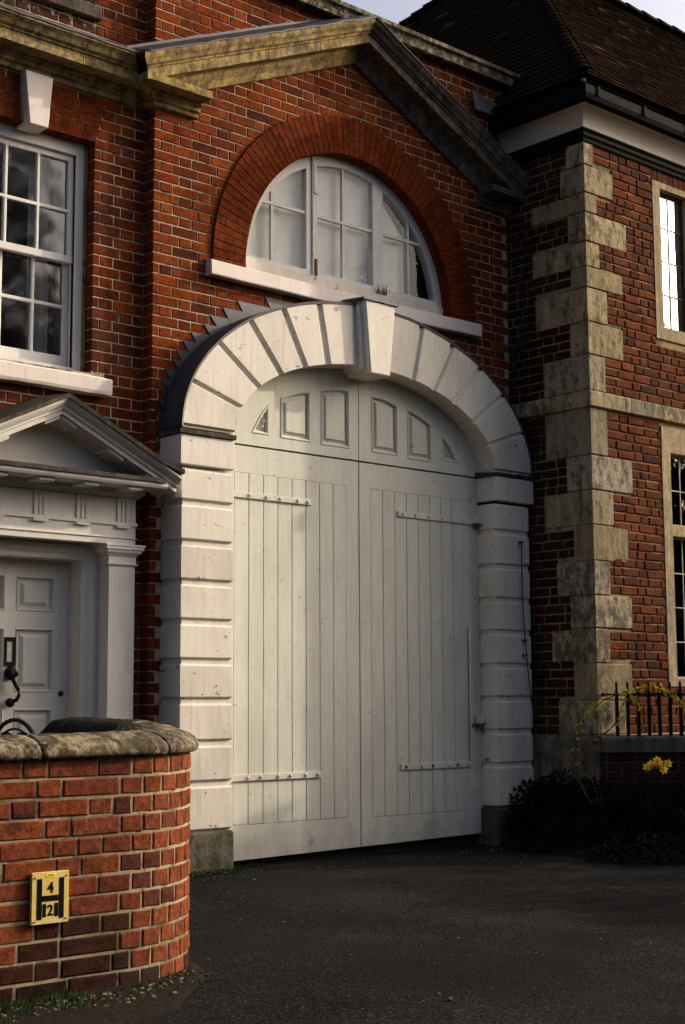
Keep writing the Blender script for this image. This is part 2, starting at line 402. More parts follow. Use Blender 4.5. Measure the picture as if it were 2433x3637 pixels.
# ---- bricks: unit meshes shared by all bricks of one size
BM = {}
def brick_mesh(L, H, D, mat, rough, var):
    key = (round(L, 3), H, D, mat, rough, var)
    if key in BM: return BM[key]
    rr = random.Random(hash(key) & 0xffff)
    c = .0035 + rough * .004
    j = lambda s: rr.uniform(-s, s)
    js = .0015 + rough * .003
    def rect(ins, y, jit):
        return [(ins + j(jit), y + j(jit * .5), ins + j(jit)), (L - ins + j(jit), y + j(jit * .5), ins + j(jit)), (L - ins + j(jit), y + j(jit * .5), H - ins + j(jit)), (ins + j(jit), y + j(jit * .5), H - ins + j(jit))]
    g = G(); g.loft([rect(c, 0, js), rect(0, c, js * .7), rect(0, D, 0)], cap1=False)
    BM[key] = g.mesh('brick', mat, fix=False)
    return BM[key]
class Wall:
    """collects bricks; emits up to 300 as objects and the rest as one stuff part"""
    def __init__(s, parent, mat, H, D=.1, rough=0, limit=300):
        s.b = []; s.parent = parent; s.mat = mat; s.H = H; s.D = D; s.rough = rough; s.limit = limit
    def add(s, p, ang, L, mat=None):
        s.b.append((Vector(p), ang, round(L / .004) * .004, mat or s.mat))
    def row(s, O, ang, z, x0, x1, blocks, phase, stretch=.22, head=.11, joint=.009, prob=.5, mat=None, bond='flemish'):
        """fill the row between x0 and x1 (along the wall) outside the blocked intervals"""
        free = [(x0, x1)]
        for a, b in blocks:
            nf = []
            for u, v_ in free:
                if b <= u or a >= v_: nf.append((u, v_)); continue
                if a > u: nf.append((u, a))
                if b < v_: nf.append((b, v_))
            free = nf
        x = x0 - phase; k = 0 if bond != 'x' else 1
        ca, sa = math.cos(ang), math.sin(ang)
        while x < x1:
            L = stretch if (k % 2 == 0) else head
            if bond == 'header': L = head
            if s.rough > .2 and random.random() < .35: L = random.choice((stretch, head, head, stretch * .8))
            k += 1
            a, b = x, x + L; x = b
            for u, v_ in free:
                p, q = max(a, u), min(b, v_)
                if q > p and p - u < .045 and p > u: p = u
                if q > p and v_ - q < .045 and q < v_: q = v_
                if q - p > .048:
                    ja = 0 if p == u and u != x0 - 99 else joint / 2; jb = 0 if q == v_ else joint / 2
                    py = random.uniform(-.001, .0022) + s.rough * random.uniform(.0015, .005)
                    ww = O + Vector((ca * (p + ja), sa * (p + ja), z))
                    ww += Vector((sa, -ca, 0)) * py
                    s.add(ww, ang, q - p - ja - jb, mat(p, z) if callable(mat) else mat)
    def emit(s):
        def size(it):
            p, ang, L, m = it
            c = p + Vector((math.cos(ang) * L / 2, math.sin(ang) * L / 2, s.H / 2))
            if not inframe(c, 10): return 0
            dz = project(c)[2]; view = (CAM - c).normalized(); n = Vector((math.sin(ang), -math.cos(ang), 0))
            return L * max(0, view.dot(n)) / dz / dz
        s.b.sort(key=size, reverse=True)
        for i, (p, ang, L, m) in enumerate(s.b[:s.limit]):
            ob('brick', brick_mesh(L, s.H, s.D, m, s.rough, random.randrange(3)), s.parent, loc=p, rot=(0, 0, ang) if ang else None)
        rest = {}
        for it in s.b[s.limit:]: rest.setdefault(it[3], []).append(it)
        for m, L_ in rest.items():
            g = G()
            for p, ang, L, _ in L_:
                me = brick_mesh(L, s.H, s.D, m, s.rough, random.randrange(3)); ca, sa = math.cos(ang), math.sin(ang)
                g.add([(p.x + v.co.x * ca - v.co.y * sa, p.y + v.co.x * sa + v.co.y * ca, p.z + v.co.z) for v in me.vertices], [tuple(q.vertices) for q in me.polygons])
            o = ob('brickwork', g.mesh('brickwork', m, fix=False), s.parent, kind='stuff')

# ================================================================ GROUND
g = G(); NX = 60
pts = []
for i in range(NX + 1):
    for j in range(NX + 1):
        x = -9 + 14 * i / NX; y = -9.5 + 10.5 * j / NX
        z = .012 * noise.noise(Vector((x * .8, y * .8, 0))) + .006 * noise.noise(Vector((x * 3, y * 3, 1)))
        if y > -.6: z *= .3
        pts.append((x, y, z))
g.add(pts, [(i * (NX + 1) + j, (i + 1) * (NX + 1) + j, (i + 1) * (NX + 1) + j + 1, i * (NX + 1) + j + 1) for i in range(NX) for j in range(NX)])
g.ob('driveway', 'asphalt', smooth=True, kind='structure')
G().box((-400, -400, -.5), (400, 400, -.03)).ob('ground', 'earth', kind='structure')

# ================================================================ CENTRAL GATE BAY
XC = -.375; FR = -.235
bay = root('carriage_gatehouse', 'orange brick bay with stone gable pediment, white rusticated archway and cream carriage gate', 'building', (-.375, 0, 0))
A_IN, B_IN, Z_SP = 1.335, .665, 2.975       # intrados ellipse
A_OUT, B_OUT = 1.785, 1.125
def ell(a, bb, th): return (XC + a * math.cos(th), Z_SP + bb * math.sin(th))
arch_poly = [(XC - 1.33, -.2), (XC + 1.33, -.2)] + [ell(1.33, .665, PI * i / 32) for i in range(33)]
R_FAN = 1.075; Z_FAN = 4.29
R_HOLE = 1.083
fan_poly = [(XC - R_HOLE, 4.2), (XC + R_HOLE, 4.2)] + [(XC + R_HOLE * math.cos(PI * i / 40), Z_FAN + R_HOLE * math.sin(PI * i / 40)) for i in range(41)]
plate('wall_core', [(-2.254, -.2), (1.6, -.2), (1.6, 6.46), (-2.254, 6.46)], [list(reversed(arch_poly)), list(reversed(fan_poly))], .004, .36, 'mortar_pale', bay)
W = Wall(bay, 'brick_orange', .0655, .108, rough=.12)
CH = .0741
bedL = lambda x: 6.13 - .43 * (XC - x); bedR = lambda x: 6.13 - .49 * (x - XC)
for r in range(88):
    z0 = r * CH + .004; zm = z0 + .033
    bl = []
    if zm < 4.02:
        s_ = 1.77 if zm < Z_SP else 1.77 * math.sqrt(max(0, 1 - ((zm - Z_SP) / 1.11) ** 2))
        if zm < Z_SP - .0: bl.append((XC - 1.78, 3))
        else: bl.append((XC - s_, XC + s_))
    if 4.145 < zm < 4.25: bl.append((-1.80, 1.01))
    if zm > 4.2 and zm < Z_FAN + 1.33:
        h = max(0, zm - Z_FAN); s_ = math.sqrt(max(0, 1.345 ** 2 - h * h)); bl.append((XC - s_, XC + s_))
    # hidden strip behind the raking cornice
    for f, sg in ((bedL, -1), (bedR, 1)):
        k = .43 if sg < 0 else .49
        xa = (6.13 + .04 - zm) / k; xb = (6.13 + .36 - zm) / k
        if sg < 0: bl.append((XC - xb, XC - max(xa, 0)) if xb > 0 else (9, 9))
        else: bl.append((XC + max(xa, 0), XC + xb) if xb > 0 else (9, 9))
    bl = [(a, b) for a, b in bl if b > a and a < 8]
    ph = 0 if r % 2 == 0 else .165
    W.row(Vector((0, 0, 0)), 0, z0, -2.258, 1.42, bl, ph)
    # return facing the left house
    L1 = .108
    W.add((-2.258, .113, z0), -PI / 2, .104)
W.emit()

# upstanding brick half-round ring of gauged bricks
ringm = {}
nb = 66
for i in range(nb):
    a0 = PI * i / nb; a1 = PI * (i + 1) / nb; am = (a0 + a1) / 2; da = (a1 - a0) / 2
    segs = [(1.075, 1.2), (1.203, 1.375)] if i % 3 == 0 else ([(1.075, 1.29), (1.293, 1.375)] if i % 3 == 1 else [(1.075, 1.375)])
    for r0, r1 in segs:
        key = (r0, r1)
        if key not in ringm:
            g = G(); h0 = r0 * math.tan(da) - .0022; h1 = r1 * math.tan(da) - .0022
            g.prism([(r0, -h0), (r1, -h1), (r1, h1), (r0, h0)], 0, .125, .002)
            ringm[key] = g.mesh('arch_brick', 'brick_rubbed')
        ob('arch_brick', ringm[key], bay, loc=(XC, -.018 + random.uniform(-.0015, .0015), Z_FAN), rot=(0, -am, 0))
# joint backing of the ring
g = G(); rings = []
for i in range(41):
    a = PI * i / 40; rings.append([(XC + q * math.cos(a), y, Z_FAN + q * math.sin(a)) for q, y in ((1.078, -.012), (1.373, -.012), (1.373, .05), (1.078, .05))])
g.loft(rings).ob('ring_mortar', 'gap_dark', bay)
# short vertical piece of ring below centre
for sx in (-1, 1):
    g = G(); xa, xb = (XC - 1.375, XC - 1.075) if sx < 0 else (XC + 1.075, XC + 1.375)
    g.box((xa, -.018, 4.255), (xb, .12, 4.288)); g.ob('arch_brick', 'brick_rubbed', bay)

# fanlight sill, cracked and patched
g = G()
n = 18; rings = []
for i in range(n + 1):
    x = -1.802 + (1.012 + 1.802) * i / n
    dz = .004 * noise.noise(Vector((x * 3, 0, 0))) - .008 * math.sin(PI * i / n)
    rings.append([(x, -.07, 4.137 + dz), (x, -.074, 4.145 + dz), (x, -.07, 4.238 + dz), (x, -.06, 4.247 + dz), (x, .0, 4.262 + dz), (x, .16, 4.28), (x, .16, 4.13)])
g.loft(rings).ob('sill', 'paint_sill', bay)

# fanlight window
YF = .085
def arc(r, a0, a1, n): return [(XC + r * math.cos(a0 + (a1 - a0) * i / n), Z_FAN + r * math.sin(a0 + (a1 - a0) * i / n)) for i in range(n + 1)]
outer = [(XC - 1.085, 4.25), (XC + 1.085, 4.25)] + arc(1.085, 0, PI, 40)
zb = 4.40
def light(x0, x1, r):
    """glazed opening between x0 and x1, bottom zb, top on circle r"""
    n = 14; top = []
    lim = r
    xs = [x1 + (x0 - x1) * i / n for i in range(n + 1)]
    for x in xs:
        h = r * r - (x - XC) ** 2
        z = Z_FAN + math.sqrt(max(h, 0)); top.append((x, max(z, zb + .002)))
    return [(x0, zb), (x1, zb)] + [p for p in top if p[1] > zb + .001][0:]
RO = 1.0
xe = math.sqrt(RO * RO - (zb - Z_FAN) ** 2) - .004
lights = [(XC - xe, XC - .405), (XC - .295, XC + .295), (XC + .405, XC + xe)]
def light_poly(x0, x1):
    return light(x0, x1, RO)
fr = plate('window_frame', outer, [list(reversed(light_poly(a, b))) for a, b in lights], YF, YF + .07, 'paint_window', bay, label='white painted half-round window frame')
# bottom rail proud
G().box((XC - 1.07, YF - .02, 4.262), (XC + 1.07, YF - .001, 4.36)).ob('bottom_rail', 'paint_worn', fr, bevel=.004)
G().box((XC - .352, YF - .012, 4.36), (XC - .342, YF - .001, 5.31)).ob('casement_bar', 'paint_worn', fr)
def topz(x, r=RO): return Z_FAN + math.sqrt(max(0, r * r - (x - XC) ** 2))
def zbar(x, w_=.011):
    g = G(); g.prism([(x - w_, zb), (x + w_, zb), (x + w_, topz(x + w_ * 1) + .01), (x - w_, topz(x - w_) + .01)], YF + .012, YF + .04); return g
for x in (XC - .735, XC - .012, XC + .70): zbar(x).ob('glazing_bar', 'paint_window', fr)
for a, b in lights:
    zz = 4.852; xm = math.sqrt(RO * RO - (zz - Z_FAN) ** 2)
    a2, b2 = max(a, XC - xm - .005), min(b, XC + xm + .005)
    G().box((a2, YF + .010, zz - .011), (b2, YF + .038, zz + .011)).ob('glazing_bar', 'paint_window', fr)
# latch bar and hinge on the casement
G().box((XC - .33, YF - .01, 5.03), (XC - .318, YF - .001, 5.25)).box((XC - .33, YF - .01, 5.02), (XC - .285, YF - .001, 5.032)).ob('window_latch', 'paint_window', fr)
G().box((XC - .325, YF - .008, 4.37), (XC - .300, YF - .0005, 4.50)).ob('rusty_hinge', 'rust', fr)
# splintered wood at the foot of the second mullion
g = G()
for k in range(7):
    x = XC + .30 + .018 * k; h = random.uniform(.03, .13); g.add([(x, YF - .024, 4.34), (x + .012, YF - .024, 4.34), (x + .006 + random.uniform(-.01, .01), YF - .022, 4.34 + h), (x + .006, YF - .008, 4.34)], [(0, 1, 2), (1, 3, 2), (3, 0, 2)])
g.ob('split_wood', 'bark', fr)
# glass: one pane per opening
cells = []
for (a, b), bars in zip(lights, ((XC - .735,), (XC - .012,), (XC + .70,))):
    xs = [a] + list(bars) + [b]
    for i in range(len(xs) - 1):
        for lo, hi in ((zb, 4.852), (4.852, 9)):
            pts_ = []; n = 8; x0, x1 = xs[i], xs[i + 1]
            up = []
            for k in range(n + 1):
                x = x1 + (x0 - x1) * k / n; z = min(hi, topz(x, RO + .01))
                if z > lo + .003: up.append((x, z))
            if len(up) < 3: continue
            xmin, xmax = min(p[0] for p in up), max(p[0] for p in up)
            g = G(); poly = [(xmin, lo), (xmax, lo)] + up
            vs = [(x, YF + .026, z) for x, z in poly]; g.add(vs, [tuple(range(len(vs)))])
            ob('pane', g.mesh('pane', 'glass_fan', fix=False), fr)
# pale boards behind the glass, cut away at the far right
bd = [(XC - 1.05, 4.26), (XC + .705, 4.26), (XC + .700, 4.90)]
bd += [(XC + .645, 4.94), (XC + .60, 5.00), (XC + .53, 5.075), (XC + .46, 5.14), (XC + .405, 5.18), (XC + .35, 5.4), (XC - .2, 5.4), (XC - 1.05, 5.1)]
g = G(); vs = [(x, YF + .075, z) for x, z in bd]; vs2 = [(x, YF + .085, z) for x, z in bd]
g.loft([vs, vs2]); g.ob('window_board', 'blind_board', bay)
G().box((XC - 1.3, .362, 4.0), (XC + 1.3, .9, 5.6)).box((XC - 1.06, .20, 4.25), (XC + 1.06, .21, 5.34)).ob('dark_room', 'room_dark', bay)

# ---- pediment: raking cornices, return, lead weathering
RK = [(0, 0), (.03, 0), (.05, .05), (.08, .085), (.09, .115), (.2, .115), (.2, .185), (.214, .19), (.216, .203), (.238, .212), (.25, .235), (.272, .255), (.28, .27), (.28, .292), (0, .40)]
def rake(x0, x1, z0, k, nseg, rootp, mt='stone_ochre'):
    """one raking cornice cut into stones, x from the apex outward"""
    sg = 1 if x1 > x0 else -1
    for s_ in range(nseg):
        xa = x0 + (x1 - x0) * s_ / nseg; xb = x0 + (x1 - x0) * (s_ + 1) / nseg
        m = 6; rings = []
        ga = .0018 * sg if s_ else 0; gb = -.0018 * sg if s_ < nseg - 1 else 0
        dy = random.uniform(-.003, .003); dz = random.uniform(-.003, .003)
        for i in range(m + 1):
            x = (xa + ga) + (xb + gb - xa - ga) * i / m
            ring = []
            for p, h in RK:
                xx = x
                if sg < 0 and s_ == nseg - 1 and i == m: xx = -2.258 - p * (1 if p else 0)
                nz = .0035 * noise.noise(Vector((xx * 9, p * 30, h * 30)))
                ring.append((xx, -(p + (nz + dy if p > 0 else 0)), z0 - k * abs(xx - XC) + h + (dz + nz if h else 0)))
            rings.append(ring)
        G().loft(rings).ob('cornice_stone', mt, rootp, bevel=.002)
rake(XC, -2.4, 6.13, .43, 4, bay)
rake(XC, 1.6, 6.13, .49, 4, bay, 'stone_sooty')
# lead on top of the rakes, wavy free edge
for sg, k, xe_ in ((-1, .43, -2.5), (1, .49, 1.6)):
    g = G(); rings = []; n = 40
    for i in range(n + 1):
        x = XC + (xe_ - XC) * i / n; zb_ = 6.13 - k * abs(x - XC)
        wv = .010 * noise.noise(Vector((x * 5, sg * 3, 0))) + .006 * noise.noise(Vector((x * 17, 2, 0)))
        rings.append([(x, -.29, zb_ + .288 + wv), (x, -.293, zb_ + .298 + wv), (x, -.15, zb_ + .352 + wv * .3), (x, -.006, zb_ + .405), (x, -.006, zb_ + .425 + wv), (x, -.0, zb_ + .425 + wv), (x, -.0, zb_ + .398), (x, -.15, zb_ + .345)])
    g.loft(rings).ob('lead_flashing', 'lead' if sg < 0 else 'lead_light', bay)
# return of the horizontal cornice at the left foot
CORN = [(0, 5.262), (.028, 5.27), (.034, 5.295), (.055, 5.305), (.062, 5.33), (.09, 5.345), (.095, 5.358), (.2, 5.36), (.2, 5.414), (0, 5.43)]
sweep([(-2.258, .11), (-2.258, 0), (-1.90, 0)], CORN).ob('return_cornice', 'stone_ochre', bay, bevel=.002)
CR = [(p, z + .02) for p, z in CORN]
sweep([(1.05, 0), (1.45, 0)], CR).ob('return_cornice', 'stone_sooty', bay, bevel=.002)
# parapet coping
for i in range(6):
    xa = -2.36 + i * .66; xb = xa + .655
    if i == 5: xb = 1.62
    rings = []
    for k in range(5):
        x = xa + (xb - xa) * k / 4; nz = .006 * noise.noise(Vector((x * 7, 1, 1)))
        rings.append([(x, .36, 6.46), (x, -.02, 6.46), (x, -.05, 6.435), (x, -.095, 6.43), (x, -.1 + nz, 6.50), (x, -.125, 6.512), (x, -.125 + nz, 6.545 + nz), (x, .1, 6.60), (x, .36, 6.58)])
    G().loft(rings).ob('parapet_coping', 'stone_coping', bay)
# scrap of lead by the valley
g = G(); g.add([(.97, -.05, 6.28), (1.28, -.10, 6.20), (1.22, -.06, 6.12), (1.02, -.04, 6.13), (.97, -.03, 6.28), (1.28, -.04, 6.20), (1.22, -.02, 6.12), (1.02, -.02, 6.13)], [(0, 3, 2, 1), (4, 5, 6, 7), (0, 1, 5, 4), (1, 2, 6, 5), (2, 3, 7, 6), (3, 0, 4, 7)])
g.ob('lead_scrap', 'lead_light', bay)

# ---- rusticated surround
def block(x0, x1, z0, z1, y0, y1, c, zs=0):
    """stone-like timber block with chamfered bed edges"""
    g = G(); rings = []
    for z, ins in ((z0, c), (z0 + c, 0), (z1 - c, 0), (z1, c)):
        rings.append([(x0 + ins, y0 + ins, z), (x1 - ins, y0 + ins, z), (x1 - ins, y1, z), (x0 + ins, y1, z)])
    return g.loft(rings)
JL = [(.285, .572), (.605, .838), (.872, 1.118), (1.150, 1.380), (1.412, 1.643), (1.676, 1.908), (1.940, 2.174), (2.206, 2.444), (2.476, 2.690)]
JR = [(.30, .610), (.640, .872), (.904, 1.132), (1.164, 1.394), (1.426, 1.662), (1.694, 1.924), (1.955, 2.194), (2.226, 2.476), (2.506, 2.72)]
for i, (a, b) in enumerate(JL):
    block(-2.167, -1.728, a, b, FR, .0, .013).ob('jamb_block', 'paint_worn' if i in (0, 1, 2, 3, 6) else 'paint_surround', bay, bevel=.002)
for i, (a, b) in enumerate(JR):
    block(.945, 1.362, a, b, FR, -.0, .013).ob('jamb_block', 'paint_worn' if i < 2 else 'paint_surround', bay, bevel=.002)
G().box((-2.147, FR + .018, .28), (-1.712, .002, 2.70)).ob('jamb_back', 'paint_surround', bay)
G().box((.945 + .018, FR + .018, .30), (1.362, .002, 2.72)).ob('jamb_back', 'paint_surround', bay)
block(-2.175, -1.715, -.1, .278, FR - .006, .01, .012).ob('plinth_stone', 'stone_plinth', bay, bevel=.008)
block(.93, 1.40, -.1, .295, FR - .006, .01, .012).ob('plinth_stone', 'stone_plinth', bay, bevel=.008)
# imposts
block(-2.185, -1.728, 2.712, 2.925, FR - .012, .0, .008).ob('impost_block', 'paint_surround', bay, bevel=.003)
block(.945, 1.418, 2.742, 2.945, FR - .012, -.0, .008).ob('impost_block', 'paint_surround', bay, bevel=.003)
g = G(); rings = []
for i in range(9):
    x = -2.2 + .475 * i / 8; nz = .005 * noise.noise(Vector((x * 20, 0, 0)))
    rings.append([(x, FR - .028, 2.926 + nz), (x, FR - .03, 2.955 + nz * 2), (x, 0, 2.965), (x, 0, 2.926)])
g.loft(rings).ob('lead_cap', 'stone_flash', bay)
g = G(); rings = []
for i in range(9):
    x = .92 + .495 * i / 8; nz = .008 * noise.noise(Vector((x * 20, 0, 0)))
    rings.append([(x, FR - .02, 2.946 + nz), (x, FR - .03, 2.975 + nz * 2), (x, -.03, 2.99), (x, -.03, 2.946)])
g.loft(rings).ob('lead_cap', 'lead', bay)
# voussoirs: joints measured along the two ellipses
def th_in(x, z): return math.atan2((z - Z_SP) / B_IN, (x - XC) / A_IN)
def th_out(x, z): return math.atan2((z - Z_SP) / B_OUT, (x - XC) / A_OUT)
LJ = [((-1.705, 2.98), (-2.16, 2.98)), ((-1.690, 3.171), (-2.087, 3.30)), ((-1.542, 3.347), (-1.846, 3.597)), ((-1.306, 3.46), (-1.555, 3.786)), ((-1.087, 3.557), (-1.253, 3.918)), ((-.853, 3.602), (-.925, 4.025)), ((-.568, 3.641), (-.565, 4.089))]
RJ = [((.960, 2.99), (1.41, 2.99)), ((.920, 3.196), (1.299, 3.333)), ((.755, 3.369), (1.080, 3.622)), ((.544, 3.516), (.801, 3.802)), ((.301, 3.598), (.482, 3.946)), ((.053, 3.643), (.150, 4.073)), ((-.24, 3.655), (-.20, 4.095))]
def vouss(j0, j1, first=False):
    g = G(); n = 5
    a0, a1 = th_in(*j0[0]), th_in(*j1[0]); b0, b1 = th_out(*j0[1]), th_out(*j1[1])
    def poly(gap):
        # gap in metres moved away from both joints
        da = gap / 1.05; db = gap / 1.6; sg = 1 if a1 > a0 else -1
        inn = [ell(A_IN, B_IN, a0 + sg * da + (a1 - a0 - 2 * sg * da) * i / n) for i in range(n + 1)]
        out = [ell(A_OUT, B_OUT, b1 - sg * db + (b0 - b1 + 2 * sg * db) * i / n) for i in range(n + 1)]
        return inn + out
    p1 = poly(.029); p2 = poly(.014)
    rings = [[(x, FR, z) for x, z in p1], [(x, FR + .016, z) for x, z in p2], [(x, .0, z) for x, z in p2]]
    g.loft(rings); return g
for J in (LJ, RJ):
    for i in range(6):
        vouss(J[i], J[i + 1]).ob('voussoir', 'paint_surround' if i % 3 else 'paint_worn', bay, bevel=.0015)
g = G(); rings = []
for i in range(49):
    a = PI * i / 48
    p = ell(A_IN + .006, B_IN + .006, a); q = ell(A_OUT - .006, B_OUT - .006, a)
    rings.append([(p[0], FR + .02, p[1]), (q[0], FR + .02, q[1]), (q[0], .003, q[1]), (p[0], .003, p[1])])
g.loft(rings).ob('arch_back', 'paint_surround', bay)
# keystone: outer wedge with a narrower proud face
def wedge(xt0, xt1, xb0, xb1, zt, zb_, y0, y1, c):
    g = G(); return g.prism([(xb0, zb_), (xb1, zb_), (xt1, zt), (xt0, zt)], y0, y1, c)
wedge(-.57, -.195, -.53, -.25, 4.10, 3.60, FR - .022, -.0, .008).ob('keystone_back', 'paint_surround', bay)
ks = wedge(-.535, -.215, -.485, -.275, 4.135, 3.572, -.305, -.01, .01).ob('keystone', 'paint_surround', bay, bevel=.003)
g = G(); rings = []
for i in range(7):
    x = -.56 + .37 * i / 6; nz = .004 * noise.noise(Vector((x * 25, 3, 0)))
    rings.append([(x, -.318, 4.132 + nz), (x, -.318, 4.148 + nz), (x, -.03, 4.172), (x, -.03, 4.137)])
g.loft(rings).ob('lead_cap', 'lead', bay)

# lead over the extrados and stepped flashing
g = G(); rings = []
for i in range(65):
    a = PI * i / 64; p = ell(A_OUT, B_OUT, a); q = ell(A_OUT + .014, B_OUT + .014, a)
    nz = .004 * noise.noise(Vector((p[0] * 9, p[1] * 9, 0)))
    rings.append([(p[0], FR - .004, p[1] - .006 + nz), (q[0], FR - .008, q[1] + nz), (q[0], .0, q[1]), (p[0], .0, p[1])])
g.loft(rings).ob('lead_weathering', 'lead', bay)
for r in range(int(2.9 / CH), 56):
    z0 = r * CH
    t_ = (z0 - .045 - Z_SP) / (B_OUT + .02)
    if t_ >= 1: continue
    for sg in (-1, 1):
        xs = (A_OUT + .02) * math.sqrt(max(0, 1 - max(t_, 0) ** 2))
        x_e = XC + sg * xs
        wdt = .055 + .12 * max(0, t_) ** 2 + .16 * max(0, t_) ** 6
        wdt = min(wdt, .34) * random.uniform(.7, 1.12)
        if sg > 0: wdt *= .6
        xo = x_e + sg * wdt
        if sg < 0 and xo < -2.25: xo = -2.25
        if 4.10 < z0: continue
        if sg > 0 and z0 > 4.0: continue
        yq = -.0062 - .0012 * (r % 2)
        zt = z0 + .004
        poly = [(xo, zt), (x_e - sg * .12, zt + .0), (x_e - sg * .12, zt - .17), (x_e + sg * .01, zt - .15), (xo + -sg * .005 - sg * .02, zt - .08), (xo + sg * .0 - sg * .045, zt - .085)]
        poly = [(xo, zt), (x_e - sg * .10, zt), (x_e - sg * .10, zt - .16), (xo - sg * (.06 + .03 * random.random()), zt - .10 - .02 * random.random())]
        G().prism(poly, yq, .0, 0).ob('flashing_step', 'lead_light' if z0 > 3.93 else 'lead', bay)  # top steps in paler lead: sunlight put into their colour

# ---- the gate
YG = -.05
def arch_gate(x, off=.0):
    t_ = (x - XC) / (A_IN + .06); return Z_SP + (B_IN + .06) * math.sqrt(max(0, 1 - t_ * t_)) - off
def gate_top(x0, x1, panels, name, label):
    n = 24
    outer = [(x0, 2.952), (x1, 2.952)] + [(x1 + (x0 - x1) * i / n, arch_gate(x1 + (x0 - x1) * i / n)) for i in range(n + 1)]
    outer = [p for i, p in enumerate(outer) if i < 2 or p[1] > 2.96]
    holes = [list(reversed(p)) for p in panels]
    o = plate(name, outer, holes, YG, YG + .04, 'paint_gate', bay, label=label)
    g = G(); vs = [(x, YG + .018, z) for x, z in outer]; vs2 = [(x, YG + .045, z) for x, z in outer]
    g.loft([vs, vs2]).ob('panel_bed', 'paint_gate', o)
    for p in panels:
        q = inset_poly(p, .012); q2 = inset_poly(p, .042)
        G().loft([[(x, YG + .001, z) for x, z in q2], [(x, YG + .005, z) for x, z in inset_poly(p, .036)], [(x, YG + .014, z) for x, z in inset_poly(p, .028)], [(x, YG + .019, z) for x, z in q]]).ob('raised_panel', 'paint_gate', o)
        # bolection moulding round the opening
        a = inset_poly(p, -.016); b_ = inset_poly(p, .010); mm = len(p)
        g = G(); base = []
        rings = [[(x, YG - .0005, z) for x, z in a], [(x, YG - .006, z) for x, z in inset_poly(p, -.010)], [(x, YG - .005, z) for x, z in inset_poly(p, -.002)], [(x, YG + .012, z) for x, z in b_]]
        g.loft(rings, cap0=False, cap1=False).ob('panel_moulding', 'paint_gate', o)
    return o
def cp(x0, x1, zb_, zl, zr): # panel with sloping curved top
    n = 5; return [(x0, zb_), (x1, zb_)] + [(x1 + (x0 - x1) * i / n, zr + (zl - zr) * i / n + .012 * math.sin(PI * i / n)) for i in range(n + 1)]
PL = [[(-1.40, 3.055), (-1.275, 3.055), (-1.275, 3.24), (-1.33, 3.17)], cp(-1.136, -.878, 3.05, 3.325, 3.405), cp(-.745, -.482, 3.045, 3.435, 3.468)]
PR = [cp(-.225, .028, 3.045, 3.46, 3.42), cp(.163, .405, 3.035, 3.40, 3.315), [(.548, 3.06), (.70, 3.06), (.615, 3.17), (.548, 3.235)]]
gate_top(-1.735, XC - .004, PL, 'gate_tympanum', 'curved head of the gate with three raised panels, left half')
gate_top(XC + .004, .965, PR, 'gate_tympanum', 'curved head of the gate with three raised panels, right half')
def zbot(x): return .045 + .045 * (x + 1.7) / 2.6
leaves = []
for (x0, x1, p0, p1, n, dark) in ((-1.735, XC - .008, -1.577, -.508, 8, 0), (XC + .004, .945, -.258, .77, 8, 1)):
    outer = [(x0, zbot(x0)), (x1, zbot(x1)), (x1, 2.938), (x0, 2.938)]
    zb0, zb1 = .285, 2.747
    zlo = .285 if not dark else .275
    o = plate('gate_leaf', outer, [[(p0, zlo), (p0, zb1), (p1, zb1), (p1, zlo)]], YG, YG + .05, 'paint_gate', bay, label='tall cream boarded gate leaf, ' + ('right' if dark else 'left'))
    leaves.append(o)
    pw = (p1 - p0) / n
    for i in range(n):
        xa = p0 + pw * i + .0012; xb = p0 + pw * (i + 1) - .0012
        yy = YG - .001 + random.uniform(-.0012, .0008)
        G().prism([(xa, zlo + .001), (xb, zlo + .001), (xb, zb1 - .002), (xa, zb1 - .002)], yy, YG + .04, .0032, .004).ob('gate_board', 'paint_gate', o)
G().box((-1.74, YG + .052, -.1), (1.0, YG + .07, 3.0)).ob('gate_backing', 'gap_dark', bay)
def strap(x0, x1, z, h, o, bolts, rusty=False):
    s_ = G().box((x0, YG - .016, z), (x1, YG - .002, z + h)).ob('strap_hinge', 'paint_gate', o, bevel=.003)
    for i in range(bolts):
        x = x0 + .05 + (x1 - x0 - .09) * (i + .4 * random.random() * (0 < i < bolts - 1)) / (bolts - 1)
        g = G(); n = 8
        rings = [[(x + r_ * math.cos(2 * PI * k / n), YG - .016 - y, z + h / 2 + r_ * math.sin(2 * PI * k / n)) for k in range(n)] for r_, y in ((.014, -.001), (.013, .005), (.008, .010), (.001, .011))]
        g.loft(rings).ob('bolt', 'paint_gate' if not (rusty and i % 2 == 0) else 'rust', s_, smooth=True)
strap(-1.66, -.863, 2.563, .043, leaves[0], 6); strap(-1.70, -.772, .585, .045, leaves[0], 7)
strap(.026, .93, 2.553, .045, leaves[1], 7); strap(.033, .815, .612, .045, leaves[1], 6, True)
G().box((.80, YG - .012, .66), (.815, YG - .002, 1.72)).box((.80, YG - .014, .66), (.845, YG - .003, 1.72)).ob('edge_iron', 'paint_gate', leaves[1], bevel=.002)
for zc in (2.575, .965):
    g = G(); n = 10
    rings = [[(.90 + .022 * math.cos(2 * PI * k / n), YG - .028 + .022 * math.sin(2 * PI * k / n), z) for k in range(n)] for z in (zc - .05, zc - .01)]
    g.loft(rings).ob('pintle', 'rust', bay, smooth=True)
    G().box((.865, YG - .055, zc - .012), (.942, YG - .008, zc + .045)).ob('pintle_collar', 'paint_gate', bay, bevel=.004)
    if zc < 2: G().box((.82, YG - .04, zc - .03), (.90, YG - .02, zc - .015)).ob('pintle_pin', 'rust', bay)

